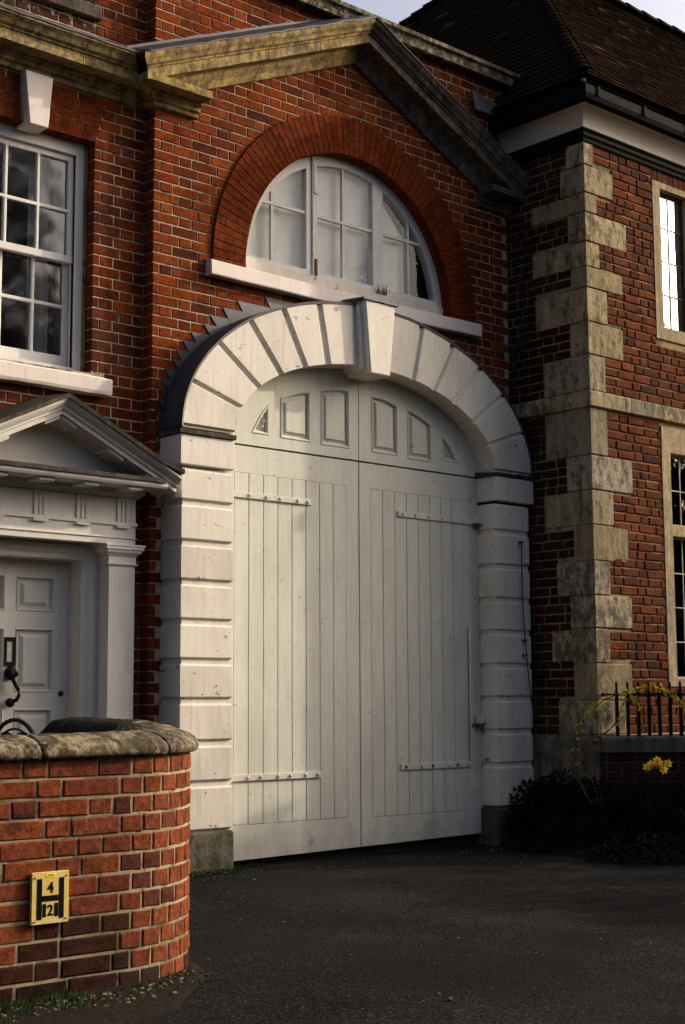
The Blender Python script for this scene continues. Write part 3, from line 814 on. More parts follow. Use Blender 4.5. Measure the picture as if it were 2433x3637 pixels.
# cable on the right jamb (hangs by itself)
g = G(); g.tube([(1.243, -.262, 2.424), (1.236, -.262, 2.2), (1.238, -.262, 1.95), (1.248, -.266, 1.7), (1.268, -.27, 1.45), (1.305, -.268, 1.2), (1.34, -.266, 1.02), (1.352, -.27, .86), (1.356, -.3, .5)], .0055, 5)
for z in (2.42, 1.62, 1.5): g.box((1.225 + (2.42 - z) * .025, -.27, z - .006), (1.255 + (2.42 - z) * .03, -.235, z + .006))
o = g.ob('cable', 'steel_cable', label='thin dark cable hanging down the right jamb of the archway', cat='cable')

# ================================================================ LEFT HOUSE
LH = root('left_house', 'brick house left of the archway with white sash window above pedimented front door', 'building', (-4.2, .11, 0))
YL = .11
win = [(-3.643, 3.32), (-2.667, 3.32), (-2.667, 4.936), (-3.643, 4.936)]
doorh = [(-3.60, -.1), (-2.62, -.1), (-2.62, 2.2), (-3.60, 2.2)]
rec = [(-3.62, 5.90), (-2.685, 5.90), (-2.685, 7.4), (-3.62, 7.4)]
plate('wall_core', [(-7.5, -.2), (-2.15, -.2), (-2.15, 7.6), (-7.5, 7.6)], [list(reversed(h)) for h in (win, doorh, rec)], YL + .004, YL + .5, 'mortar_pale', LH)
W = Wall(LH, 'brick_left', .0655, .1, rough=.12)
SK = lambda z: -2.668 + (z - 4.93) * .28     # skewback of the flat arch
for r in range(-1, 88):
    z0 = r * CH + .004; zm = z0 + .033
    bl = []
    if 3.17 < zm < 3.33: bl.append((-3.8, -2.562))
    elif 3.3 < zm < 4.93: bl.append((-3.637, -2.673))
    if 4.93 <= zm < 5.21: bl.append((-3.64 - (zm - 4.93) * .28, SK(zm)))
    if zm < 2.9: bl.append((-4.2, -2.42))
    if 5.29 < zm < 5.55: continue
    if zm > 5.90: bl.append((-3.62, -2.685))
    ph = 0 if r % 2 == 0 else .165
    x0 = -4.35
    # lay from the reveal outwards so closers sit beside the window
    W.row(Vector((0, YL, 0)), 0, z0, -2.673, -2.258, [b for b in bl if b[1] > -2.673], ph)
    W.row(Vector((0, YL, 0)), 0, z0, x0, -2.673, bl, ph, mat=(lambda x, z: 'brick_lichen_shade' if z > 5.55 and x < -2.45 else None))  # lichened brick, its colour also darkened for the bay's shadow
W.emit()
# flat arch of gauged bricks
cx = -3.155
def flatarch(x0, x1, n):
    for i in range(n):
        a = x0 + (x1 - x0) * i / n; b_ = x0 + (x1 - x0) * (i + 1) / n
        sl_ = lambda x: (x - cx) * .42
        pts_ = [(a, 4.932), (b_, 4.932), (b_ + sl_(b_) * .35, 5.205), (a + sl_(a) * .35, 5.205)]
        zs = (4.932 + (5.205 - 4.932) * (.45 if i % 2 else .62))
        if True:
            f = (zs - 4.932) / .273
            ml = (a + sl_(a) * .35 * f, zs); mr = (b_ + sl_(b_) * .35 * f, zs)
            for poly in ([pts_[0], pts_[1], (mr[0], zs - .001), (ml[0], zs - .001)], [(ml[0], zs + .001), (mr[0], zs + .001), pts_[2], pts_[3]]):
                G().prism(inset_poly(poly, .0018), YL - .003, YL + .11, .002).ob('arch_brick', 'brick_rubbed', LH)
flatarch(-3.062, -2.668, 7); flatarch(-3.642, -3.248, 7)
G().prism([(-3.64, 4.936), (-2.672, 4.936), (-2.604, 5.207), (-3.708, 5.207)], YL + .001, YL + .1).ob('arch_joint', 'mortar_old', LH)
wedge(-3.262, -3.052, -3.222, -3.082, 5.262, 4.905, .035, .2, .004).ob('keystone', 'paint_sill', LH, bevel=.006)
# sill
rings = []
for i in range(15):
    x = -3.82 + (1.262) * i / 14; nz = .006 * noise.noise(Vector((x * 4, 5, 0))); nb_ = .010 * noise.noise(Vector((x * 6, 9, 0)))
    if i == 14: nz -= .006
    rings.append([(x, .03 + nz * .5, 3.168 + nb_), (x, .022, 3.19), (x, .022 + nz * .6, 3.275 + nz), (x, .03, 3.287 + nz), (x, .24, 3.325), (x, .24, 3.165)])
G().loft(rings).ob('sill', 'paint_sill', LH, bevel=.004)
# sash window
YS = .2
fo = [(-3.637, 3.325), (-2.673, 3.325), (-2.673, 4.93), (-3.637, 4.93)]
fi = [(-3.565, 3.36), (-2.758, 3.36), (-2.758, 4.845), (-3.565, 4.845)]
wf = plate('window_frame', fo, [list(reversed(fi))], YS, YS + .12, 'paint_window', LH, label='white sliding sash window of small panes')
G().box((-2.70, YS - .012, 3.33), (-2.676, YS, 4.925)).ob('staff_bead', 'mortar_old', wf)
G().box((-2.758, YS + .015, 3.36), (-2.735, YS + .045, 4.845)).ob('parting_bead', 'paint_window', wf)
def sash(z0, z1, y, br, trl, zm, nm):
    x0, x1 = -3.562, -2.761; st = .042
    cols = [-3.52, -3.278, -3.035, -2.803]
    mun = .011
    xs = [(cols[0], cols[1] - mun), (cols[1] + mun, cols[2] - mun), (cols[2] + mun, cols[3])]
    zs = [(z0 + br, zm - mun), (zm + mun, z1 - trl)]
    holes = [[(a, c_), (a, d_), (b_, d_), (b_, c_)] for a, b_ in xs for c_, d_ in zs]
    s_ = plate('sash', [(x0, z0), (x1, z0), (x1, z1), (x0, z1)], holes, y, y + .036, 'paint_window', wf)
    md = s_.modifiers.new('bevel', 'BEVEL'); md.width = .004; md.segments = 1; md.limit_method = 'ANGLE'
    for a, b_ in xs:
        for c_, d_ in zs:
            g = G(); yy = y + .022; tw = random.uniform(-.0012, .0012); tv = random.uniform(-.0012, .0012)
            g.add([(a - .003, yy + tw, c_ - .003), (b_ + .003, yy - tw, c_ - .003), (b_ + .003, yy - tw + tv, d_ + .003), (a - .003, yy + tw + tv, d_ + .003)], [(0, 1, 2, 3)])
            ob('pane', g.mesh('pane', 'glass_old', fix=False), wf)
sash(4.092, 4.845, YS + .028, .042, .045, 4.447, 'upper')
sash(3.362, 4.130, YS + .07, .085, .036, 3.787, 'lower')
G().box((-3.562, YS + .024, 4.088), (-2.761, YS + .062, 4.135)).ob('meeting_rail', 'paint_window', wf)
# net curtain with scalloped edge and room behind
g = G(); n = 60; m_ = 44
vs = []
for j in range(m_ + 1):
    z = 3.38 + 1.46 * j / m_
    xr = -2.872 + .012 * abs(math.sin(z * 26))
    for i in range(n + 1):
        x = -3.02 + (xr + 3.02) * i / n
        vs.append((x, YS + .17 + .012 * math.sin(x * 95 + math.sin(z * 4)), z))
g.add(vs, [(j * (n + 1) + i, j * (n + 1) + i + 1, (j + 1) * (n + 1) + i + 1, (j + 1) * (n + 1) + i) for j in range(m_) for i in range(n)])
g.ob('net_curtain', 'net_curtain', LH, smooth=True)
g = G(); g.box((-3.7, YS + .13, 3.2), (-2.6, YS + .9, 5.0)); o = g.ob('dark_room', 'room_dark', LH)
# open the front of that box so the room has depth
bm = bmesh.new(); bm.from_mesh(o.data); bmesh.ops.delete(bm, geom=[f for f in bm.faces if f.normal.y < -.5], context='FACES'); bm.to_mesh(o.data); bm.free()
# recess above the cornice
G().prism([(-3.66, 5.80), (-2.66, 5.80), (-2.66, 5.895), (-3.66, 5.895)], .06, .3, .006).ob('upper_sill', 'stone_flash', LH, bevel=.01)
G().box((-3.62, .28, 5.9), (-2.685, .3, 7.4)).ob('upper_window', 'room_dark', LH)
# cornice
LCOR = [(0, 5.265), (.028, 5.272), (.034, 5.30), (.058, 5.308), (.062, 5.335), (.09, 5.35), (.095, 5.363), (.2, 5.365), (.2, 5.435), (.212, 5.44), (.215, 5.452), (.235, 5.462), (.25, 5.49), (.268, 5.508), (.275, 5.512), (.275, 5.53), (0, 5.62)]
xs = [-7.5, -6.3, -5.1, -4.2, -3.44, -2.9, -2.258]
for i in range(len(xs) - 1):
    a, b_ = xs[i] + .0015, xs[i + 1] - .0015
    if i == len(xs) - 2: path = [(a, YL), (-2.258, YL), (-2.258, .002)]
    else: path = [(a, YL), (b_, YL)]
    dz = random.uniform(-.004, .004)
    sweep(path, [(p, z + dz) for p, z in LCOR]).ob('cornice_stone', 'stone_ochre', LH, bevel=.002)
g = G(); rings = []
for i in range(50):
    x = -7 + 4.49 * i / 49; wv = .008 * noise.noise(Vector((x * 6, 7, 0)))
    rings.append([(x, YL - .283, 5.526 + wv), (x, YL - .286, 5.54 + wv), (x, YL - .1, 5.61 + wv), (x, YL, 5.64), (x, YL, 5.60), (x, YL - .1, 5.57)])
g.loft(rings).ob('lead_flashing', 'lead_light', LH)

# ---- door hood (portico)
YW = .11; YP = -.03
hood = G().box((-3.80, YP, 2.165), (-2.395, YW, 2.30)).ob('door_hood', 'paint_hood', LH, label='white pedimented door hood with triglyphs')
G().box((-3.80, YP - .008, 2.205), (-2.39, YP, 2.212)).box((-3.805, YP - .012, 2.29), (-2.386, YW, 2.312)).ob('taenia', 'paint_hood', hood)
G().box((-3.80, YP, 2.313), (-2.395, YW, 2.47)).ob('frieze', 'paint_hood', hood)
for k in range(4):
    xc_ = -2.500 - .314 * k
    g = G()
    w_ = .052
    # two glyph channels between three shanks
    prof = [(-w_, 0), (-w_ + .008, -.010), (-.024, -.010), (-.016, -.002), (-.008, -.010), (.008, -.010), (.016, -.002), (.024, -.010), (w_ - .008, -.010), (w_, 0)]
    g.loft([[(xc_ + x, YP + y, z) for x, y in prof] for z in (2.314, 2.455)]).ob('triglyph', 'paint_hood', hood)
    G().box((xc_ - w_, YP - .02, 2.272), (xc_ + w_, YP - .0125, 2.288)).ob('regula', 'paint_hood', hood)
    G().box((xc_ - w_, YP - .018, 2.455), (xc_ + w_, YP - .0, 2.47)).ob('triglyph_cap', 'paint_hood', hood)
    xm = -2.512 - .332 * k - .02
    G().box((xm - .055, YP - .2, 2.505), (xm + .055, YP - .03, 2.528)).ob('mutule', 'paint_hood', hood, bevel=.002)
CO = [(0, 2.47), (.02, 2.475), (.03, 2.495), (.045, 2.50), (.05, 2.528), (.225, 2.53), (.235, 2.545), (.235, 2.572), (0, 2.60)]
sweep([(-3.80, YW), (-3.80, YP), (-2.395, YP), (-2.395, YW)], [(p * (1 if p < .1 else .42) if False else p, z) for p, z in CO]) if False else None
g = G(); rings = []
for x in (-3.95, -2.31):
    rings.append([(x, YW, 2.47), (x, YP - .02, 2.475), (x, YP - .03, 2.495), (x, YP - .045, 2.50), (x, YP - .05, 2.528), (x, YP - .225, 2.53), (x, YP - .235, 2.545), (x, YP - .235, 2.57), (x, YW, 2.57)])
rings[1] = [(-2.395 + .0, YW, 2.47), (-2.375, YP - .02, 2.475), (-2.365, YP - .03, 2.495), (-2.35, YP - .045, 2.50), (-2.345, YP - .05, 2.528), (-2.30, YP - .225, 2.53), (-2.30, YP - .235, 2.545), (-2.30, YP - .235, 2.57), (-2.30, YW, 2.57)]
g.loft(rings).ob('corona', 'paint_hood', hood)
g = G(); rings = []
for i in range(30):
    x = -3.98 + 1.66 * i / 29; n1 = .004 * noise.noise(Vector((x * 30, 0, 3)))
    rings.append([(x, YP - .25, 2.566 + n1), (x, YP - .252, 2.592 + n1), (x, YP - .05, 2.612), (x, YP, 2.575)])
g.loft(rings).ob('corona_lead', 'stone_flash', hood)
# tympanum and rakes
XA = -3.10
G().prism([(-3.95, 2.575), (-2.25, 2.575), (XA, 2.96)], YP - .002, YW).ob('tympanum', 'paint_hood', hood)
HR = [(0, 0), (.03, 0), (.04, .02), (.21, .022), (.21, .05), (.225, .055), (.228, .07), (.25, .085), (.27, .105), (.27, .12), (0, .135)]
for sg in (-1, 1):
    k = .475; rings = []
    for x in (XA, XA + sg * .885):
        rings.append([(x, YP + .0 - p, 2.915 - k * abs(x - XA) + h) for p, h in HR])
    G().loft(rings).ob('raking_cornice', 'paint_hood', hood)
    rings = []
    for i in range(22):
        x = XA + sg * .90 * i / 21; n1 = .004 * noise.noise(Vector((x * 25, sg, 3)))
        kick = .03 * max(0, (i - 17) / 4)
        rings.append([(x, YP - .285, 3.032 - k * abs(x - XA) + n1 + kick), (x, YP - .29, 3.06 - k * abs(x - XA) + n1 + kick), (x, YW, 3.10 - k * abs(x - XA) + kick), (x, YW, 3.04 - k * abs(x - XA))])
    G().loft(rings).ob('hood_roof_tiles', 'stone_flash', hood)
    for q in range(3):
        xm = XA + sg * (.10 + .29 * q) + (sg * .03 if q else -sg * .04)
        zq = 2.915 - k * abs(xm - XA)
        g = G(); rings = []
        for x in (xm - .055, xm + .055):
            zz = 2.915 - k * abs(x - XA); rings.append([(x, YP - .03, zz - .002), (x, YP - .19, zz - .002), (x, YP - .19, zz + .02), (x, YP - .03, zz + .02)])
        g.loft(rings).ob('mutule', 'paint_hood', hood)
# pilaster
pil = G().box((-2.60, YP, 0), (-2.395, YW, 2.03)).ob('pilaster', 'paint_hood', LH, bevel=.003)
sweep([(-2.60, YW), (-2.60, YP), (-2.395, YP), (-2.395, YW)], [(0, 2.025), (.014, 2.028), (.016, 2.036), (.004, 2.04), (.004, 2.085), (.012, 2.09), (.016, 2.098), (.03, 2.108), (.036, 2.125), (.044, 2.13), (.044, 2.148), (.05, 2.15), (.05, 2.163), (0, 2.165)]).ob('capital', 'paint_hood', pil)
sweep([(-3.81, YW), (-3.81, YP), (-3.605, YP), (-3.605, YW)], [(0, 0), (0, 2.165)]).ob('pilaster', 'paint_hood', LH)
# door surround moulding and reveal
g = G()
rings = []
PR_ = [(-2.60, .109), (-2.60, .095), (-2.64, .085), (-2.665, .10), (-2.69, .108), (-2.72, .112), (-2.722, .26), (-2.60, .26)]
g.loft([[(x, y, z) for x, y in PR_] for z in (0, 2.18)]).ob('door_architrave', 'paint_hood', LH, smooth=False)
g = G(); PR2 = [(.109, 2.17), (.085, 2.15), (.09, 2.12), (.108, 2.09), (.112, 2.058), (.26, 2.056), (.26, 2.17)]
g.loft([[(x, y, z) for y, z in PR2] for x in (-3.6, -2.70)]).ob('door_architrave', 'paint_hood', LH)
YD = .25
dp = []
for (xa, xb) in ((-3.115, -2.845), (-3.475, -3.205)):
    for za, zb_ in ((1.722, 1.938), (1.200, 1.600), (.62, 1.083), (.2, .5)):
        dp.append([(xa, za), (xb, za), (xb, zb_), (xa, zb_)])
door = plate('door', [(-3.60, .03), (-2.722, .03), (-2.722, 2.056), (-3.60, 2.056)], [list(reversed(p)) for p in dp], YD, YD + .04, 'paint_hood', LH, label='cream panelled front door with black ironwork')
G().box((-3.6, YD + .02, .03), (-2.722, YD + .045, 2.056)).ob('door_bed', 'paint_hood', door)
for p in dp:
    G().loft([[(x, YD + .002, z) for x, z in inset_poly(p, .055)], [(x, YD + .02, z) for x, z in inset_poly(p, .03)]]).ob('door_panel', 'paint_hood', door)
    rings = [[(x, YD, z) for x, z in inset_poly(p, -.008)], [(x, YD - .006, z) for x, z in p], [(x, YD + .015, z) for x, z in inset_poly(p, .012)]]
    G().loft(rings, cap0=False, cap1=False).ob('panel_moulding', 'paint_hood', door)
g = plate('letter_plate', [(-3.205, 1.362), (-3.120, 1.362), (-3.120, 1.545), (-3.205, 1.545)], [[(-3.185, 1.388), (-3.185, 1.52), (-3.140, 1.52), (-3.140, 1.388)]], YD - .014, YD, 'iron_paint_black', door)
G().box((-3.186, YD - .006, 1.386), (-3.139, YD, 1.522)).ob('letter_flap', 'flap_pale', door)
# knocker: scroll with boss
g = G()
def blob(g, c, r, n=8, sq=(1, 1, 1)):
    rings = [[(c[0] + sq[0] * r * math.sin(a) * math.cos(2 * PI * k / n), c[1] + sq[1] * r * math.sin(a) * math.sin(2 * PI * k / n), c[2] + sq[2] * r * math.cos(a)) for k in range(n)] for a in (PI * (i + .05) / 6.1 for i in range(7))]
    g.loft(rings)
blob(g, (-3.165, YD - .03, 1.315), .042, sq=(1.05, .6, 1.1))
blob(g, (-3.135, YD - .035, 1.31), .022)
g.tube([(-3.16, YD - .045, 1.285), (-3.145, YD - .05, 1.25), (-3.118, YD - .05, 1.21), (-3.112, YD - .05, 1.175), (-3.13, YD - .05, 1.145), (-3.16, YD - .045, 1.135)], .013, 7)
blob(g, (-3.168, YD - .035, 1.128), .030, sq=(1.15, .7, 1))
g.ob('door_knocker', 'iron_paint_black', door, smooth=True)
g = G(); n = 14
g.loft([[(-2.775 + r_ * math.cos(2 * PI * k / n), YD - y, 1.187 + r_ * math.sin(2 * PI * k / n)) for k in range(n)] for r_, y in ((.021, 0), (.019, .006), (.012, .007), (.010, .003))]).ob('keyhole_lock', 'brass_dull', door)

# ================================================================ RIGHT HOUSE
RH = root('right_house', 'brick house right of the archway with stone quoins, leaded windows and steep tiled roof', 'building', (4.0, 2.0, 0))
XH, YH = 1.42, -.86
w1 = [(2.345, 4.20), (3.95, 4.20), (3.95, 5.60), (2.345, 5.60)]
w2 = [(2.36, 1.245), (3.95, 1.245), (3.95, 3.44), (2.36, 3.44)]
g = G(); g.box((XH + .006, YH + .3, -.3), (8, 5, 5.95)).ob('wall_core', 'mortar_old', RH)
plate('wall_front_core', [(XH + .006, -.3), (8, -.3), (8, 5.95), (XH + .006, 5.95)], [list(reversed(w1)), list(reversed(w2))], YH + .006, YH + .299, 'mortar_old', RH)
Q = [(5.513, 5.719, .119, .183), (5.277, 5.511, .367, .246), (5.111, 5.275, .146, .57), (4.863, 5.109, .533, .178), (4.651, 4.861, .172, .567), (4.475, 4.649, .455, .156), (4.191, 4.474, .254, .545), (3.917, 4.189, .45, .184), (3.619, 3.915, .203, .473), (3.093, 3.480, .207, .466), (2.809, 3.091, .522, .25), (2.527, 2.808, .265, .499), (2.238, 2.526, .445, .195), (1.964, 2.237, .191, .376), (1.701, 1.963, .463, .245), (1.423, 1.7, .174, .446), (1.132, 1.423, .446, .228), (.863, 1.132, .359, .392)]
for z0, z1, a, b_ in Q:
    c = .005; p = .006 + random.uniform(-.003, .004); rings = []
    x0, y0 = XH - p, YH - p
    def rr(ins, z):
        return [(x0 + ins, y0 + ins, z), (XH + a - ins, y0 + ins, z), (XH + a - ins, YH + .1, z), (XH + .1, YH + .1, z), (XH + .1, YH + b_ - ins, z), (x0 + ins, YH + b_ - ins, z)]
    o = G().loft([rr(c, z0 + .004), rr(0, z0 + .004 + c), rr(0, z1 - .004 - c), rr(c, z1 - .004)]).ob('quoin_stone', 'stone_quoin', RH, bevel=.003)
CR2 = .0745
W = Wall(RH, 'brick_old', .064, .09, rough=1)
for r in range(76):
    z0 = .12 + r * CR2; zm = z0 + .032
    if zm > 5.70: break
    if 3.47 < zm < 3.63 or (.70 < zm < .86): continue
    a = b_ = 0
    for q in Q:
        if q[0] - .01 < zm < q[1] + .01: a, b_ = q[2], q[3]
    bl = []
    if 4.17 < zm < 5.63: bl.append((2.345, 3.95))
    if 1.21 < zm < 3.47: bl.append((2.36 + (3.47 - zm) * -.0, 3.95))
    if 5.60 < zm: bl.append((2.345, 3.95))
    W.row(Vector((0, YH, 0)), 0, z0, XH + a, 3.3, bl, random.choice((0, .06, .11, .165, .2)), stretch=.225, head=.112, joint=.011)
    # side wall, laid from the back corner to the quoin
    W.row(Vector((XH, 0, 0)), -PI / 2, z0, .0, .86 - b_, [], random.choice((0, .06, .11, .165)), joint=.011, mat='brick_stained_shade')  # sooty brick, darkened further to carry the shade on this side
W.emit()
for i in range(14):       # soldier course above the upper window
    x = 2.35 + i * .078
    G().prism([(x + .004, 5.607), (x + .072, 5.607), (x + .072, 5.70), (x + .004, 5.70)], YH + random.uniform(-.002, .002), YH + .05, .003).ob('soldier_brick', 'brick_old', RH)
# string course of stones, front and side
SC = [(0, 3.478), (.02, 3.482), (.03, 3.49), (.03, 3.60), (.022, 3.612), (0, 3.622)]
xs = [XH, 1.93, 2.36, 2.80, 3.3, 8]
sweep([(XH, -.02), (XH, -.50)], SC).ob('string_course_stone', 'stone_quoin', RH, bevel=.002)
sweep([(XH, -.503), (XH, YH), (1.93, YH)], SC).ob('string_course_stone', 'stone_quoin', RH, bevel=.002)
for i in range(1, 5): sweep([(xs[i] + .002, YH), (xs[i + 1] - .002, YH)], SC).ob('string_course_stone', 'stone_quoin', RH, bevel=.002)
# window surrounds
def surround(o_, holes, name, dep=.14):
    s_ = plate(name, o_, [list(reversed(h)) for h in holes], YH - .008, YH + .16, 'stone_window', RH)
    return s_
h1 = [(2.452, 4.31), (2.86, 4.31), (2.86, 5.545), (2.452, 5.545)]
h1b = [(3.0, 4.31), (3.42, 4.31), (3.42, 5.545), (3.0, 5.545)]
s1 = surround(w1, [h1, h1b], 'stone_window_surround')
h2a = [(2.478, 2.60), (2.92, 2.60), (2.92, 3.22), (2.478, 3.22)]
h2b = [(2.478, 1.31), (2.92, 1.31), (2.92, 2.51), (2.478, 2.51)]
h2c = [(3.05, 2.60), (3.45, 2.60), (3.45, 3.22), (3.05, 3.22)]
h2d = [(3.05, 1.31), (3.45, 1.31), (3.45, 2.51), (3.05, 2.51)]
s2 = surround(w2, [h2a, h2b, h2c, h2d], 'stone_window_surround')
def leaded(h, par, cols, rows, y=-.795, fm='iron_black', fw=.018, gm='glass_leaded'):
    (x0, z0), (x1, _), (_, z1), _ = h
    fr_ = plate('casement_frame', [(x0, z0), (x1, z0), (x1, z1), (x0, z1)], [[(x0 + fw, z0 + fw), (x0 + fw, z1 - fw), (x1 - fw, z1 - fw), (x1 - fw, z0 + fw)]], y - .012, y + .012, fm, par)
    w_ = (x1 - x0 - 2 * fw) / cols; hh = (z1 - z0 - 2 * fw) / rows
    for i in range(cols):
        for j in range(rows):
            xa = x0 + fw + w_ * i; za = z0 + fw + hh * j; a_ = random.uniform(-.0012, .0012); b__ = random.uniform(-.0012, .0012)
            g = G(); g.add([(xa, y + a_, za), (xa + w_, y - a_, za), (xa + w_, y - a_ + b__, za + hh), (xa, y + a_ + b__, za + hh)], [(0, 1, 2, 3)])
            ob('pane', g.mesh('pane', gm, fix=False), par)
    for i in range(1, cols): G().box((x0 + fw + w_ * i - .004, y - .007, z0 + fw), (x0 + fw + w_ * i + .004, y + .004, z1 - fw)).ob('lead_came', 'came', par)
    for j in range(1, rows): G().box((x0 + fw, y - .008, z0 + fw + hh * j - .004), (x1 - fw, y + .005, z0 + fw + hh * j + .004)).ob('lead_came', 'came', par)
leaded(h1, s1, 2, 4); leaded(h1b, s1, 2, 4)
leaded(h2a, s2, 2, 2, fm='came', gm='glass_dark'); leaded(h2b, s2, 2, 4, fm='came', gm='glass_dark'); leaded(h2c, s2, 2, 2); leaded(h2d, s2, 2, 4)
G().box((2.44, -.83, 5.50), (2.50, -.80, 5.52)).ob('window_stay', 'iron_black', s1)
G().box((2.45, -.85, 4.335), (2.52, -.815, 4.36)).ob('window_stay', 'iron_black', s1)
G().box((2.3, -.70, 1.2), (4, -.6, 5.65)).ob('dark_room', 'room_dark', RH)
# eaves: black moulding, plaster cove, gutter
EP = [(XH, 4.6), (XH, YH), (8, YH)]
sweep(EP, [(0, 5.700), (.012, 5.702), (.02, 5.715), (.012, 5.73), (.018, 5.745), (.03, 5.755), (.03, 5.785), (.045, 5.80), (.045, 5.812), (0, 5.815)]).ob('eaves_moulding', 'gutter_black', RH)
cv = [(0, 5.80)] + [(.012 + .15 * (1 - math.cos(a)), 5.812 + .175 * math.sin(a)) for a in (PI / 2 * i / 10 for i in range(11))] + [(.162, 6.02), (0, 6.02)]
sweep(EP, cv).ob('cove', 'plaster_cove', RH, smooth=False)
sweep(EP, [(.05, 6.01), (.10, 5.985), (.15, 5.972), (.185, 5.985), (.202, 6.02), (.205, 6.075), (.205, 6.085), (.19, 6.085), (.18, 6.12), (.10, 6.16), (.0, 6.16)]).ob('gutter', 'gutter_black', RH)
for i in range(5):
    x = 1.36 + i * .62
    G().box((x, YH - .215, 6.02), (x + .03, YH - .10, 6.10)).ob('gutter_bracket', 'gutter_black', RH)
# roof
X0, Y0, ZE = 1.22, -1.06, 6.15; tf, ts = 1.05, 1.19
kz = 2.87; A = Vector((X0 + kz / ts, Y0 + kz / tf, ZE + kz)); Bk = Vector((A.x, A.y + .9, A.z))
# back hip foot
fb = Vector((X0, Bk.y + kz * 1.72, ZE))
roof = G()
roof.add([(X0, Y0, ZE - .03), (9, Y0, ZE - .03), (9, A.y, A.z - .03), (A.x, A.y, A.z - .03), (Bk.x, Bk.y, Bk.z - .03), (fb.x, fb.y, ZE - .03), (9, Bk.y, Bk.z - .03), (9, fb.y, ZE - .03)],
         [(0, 1, 2, 3), (0, 3, 4, 5), (3, 2, 6, 4), (4, 6, 7, 5), (0, 5, 7, 1)])
roof = roof.ob('roof', 'roof_tile', RH)
tg = [G() for _ in range(1)][0]
tile_list = []
def tiles(org, along, up, L, bound):
    """along unit vec, up unit vec in slope; bound(u,v) bool"""
    nrm = along.cross(up).normalized()
    if nrm.z < 0: nrm = -nrm
    ga = .098; wd = .165
    rows = int(L / ga)
    for r in range(rows):
        u = -(wd / 2 if r % 2 else 0); v_ = r * ga
        umax = 7.9
        while u < umax:
            if bound(u + wd / 2, v_ + .05) and inframe(org + along * (u + wd / 2) + up * v_, 60):
                tile_list.append((org + along * u + up * v_, along, up, nrm))
            u += wd
up_f = Vector((0, 1, tf)).normalized(); Lf = kz / tf * math.sqrt(1 + tf * tf)
def bf(u, v_):
    z = v_ / Lf * kz; return u > z / ts and v_ < Lf
tiles(Vector((X0, Y0, ZE)), Vector((1, 0, 0)), up_f, Lf, bf)
up_s = Vector((1, 0, ts)).normalized(); Ls = kz / ts * math.sqrt(1 + ts * ts)
def bs_(u, v_):
    z = v_ / Ls * kz; return u > z / tf and v_ < Ls and u < (fb.y - Y0) - z * 1.72
tiles(Vector((X0, Y0, ZE)), Vector((0, 1, 0)), up_s, Ls, bs_)
def tile_verts(rs, al, up, nm):
    wd = .161; ln = .15; th = .014
    jj = rs.uniform(-.004, .004); j2 = rs.uniform(-.003, .005)
    vs = []
    for (a, l, h) in ((0, -.012 + jj, .020 + j2), (wd, -.012 + jj, .020 + j2), (wd, ln, .002), (0, ln, .002)):
        vs.append(al * a + up * l + nm * (h + th))
    for (a, l, h) in ((0, -.012 + jj, .020 + j2), (wd, -.012 + jj, .020 + j2), (wd, ln, .002), (0, ln, .002)):
        vs.append(al * a + up * l + nm * h)
    return vs
TF = [(0, 1, 2, 3), (0, 4, 5, 1), (1, 5, 6, 2), (3, 7, 4, 0)]
rs = random.Random(3); proto = {}
tile_list.sort(key=lambda q: (q[0] - CAM).length)
big = G()
for i, (p, al, up, nm) in enumerate(tile_list):
    kk = (al.x > .5, i % 6)
    if kk not in proto:
        g = G(); g.add(tile_verts(rs, al, up, nm), TF); proto[kk] = g.mesh('tile', 'roof_tile', fix=False)
    if i < 290: ob('roof_tile', proto[kk], roof, loc=p)
    else: big.add([p + Vector(v.co) for v in proto[kk].vertices], TF)
ob('tiling', big.mesh('tiling', 'roof_tile', fix=False), roof, kind='stuff')
# bonnet tiles along the hips and ridge
def caps(a, b_, step, nm, rad=.06):
    a, b_ = Vector(a), Vector(b_); L = (b_ - a).length; dv = (b_ - a) / L; n = int(L / step)
    side = dv.cross(Vector((0, 0, 1))).normalized(); upv = side.cross(dv)
    for i in range(n):
        c = a + dv * (i * step)
        if not inframe(c, 80): continue
        g = G(); rings = []
        for t_, r_ in ((0, rad * 1.15), (step * 1.15, rad * .9)):
            rings.append([c + dv * t_ + side * (r_ * 1.2 * math.cos(q)) + upv * (r_ * math.sin(q)) for q in (PI * k / 6 for k in range(7))])
        g.loft(rings, closed=False)
        g.ob(nm, 'roof_tile', roof)
caps((X0, Y0, ZE + .03), A + Vector((0, 0, .03)), .13, 'hip_tile', .05)
caps(A + Vector((0, 0, .02)), Vector((9, A.y, A.z + .02)), .3, 'ridge_tile', .08)
caps((fb.x, fb.y, ZE + .03), Bk + Vector((0, 0, .02)), .16, 'hip_tile', .07)
# clips of bent lead on the gutter
for (x, y, z, s_) in ((X0 + .0, Y0 + .02, 6.12, .03), (2.62, Y0 - .01, 6.10, .03)):
    g = G(); blob(g, (x, y, z), s_, sq=(1, .6, .6)); g.ob('lead_clip', 'lead_light', RH, smooth=True)
# plinth of the house below the quoins
sweep([(XH, -.05), (XH, YH), (1.53, YH)], [(0, .0), (.05, 0), (.05, .73), (.035, .80), (.008, .86), (0, .862)]).ob('plinth', 'stone_plinth', RH)

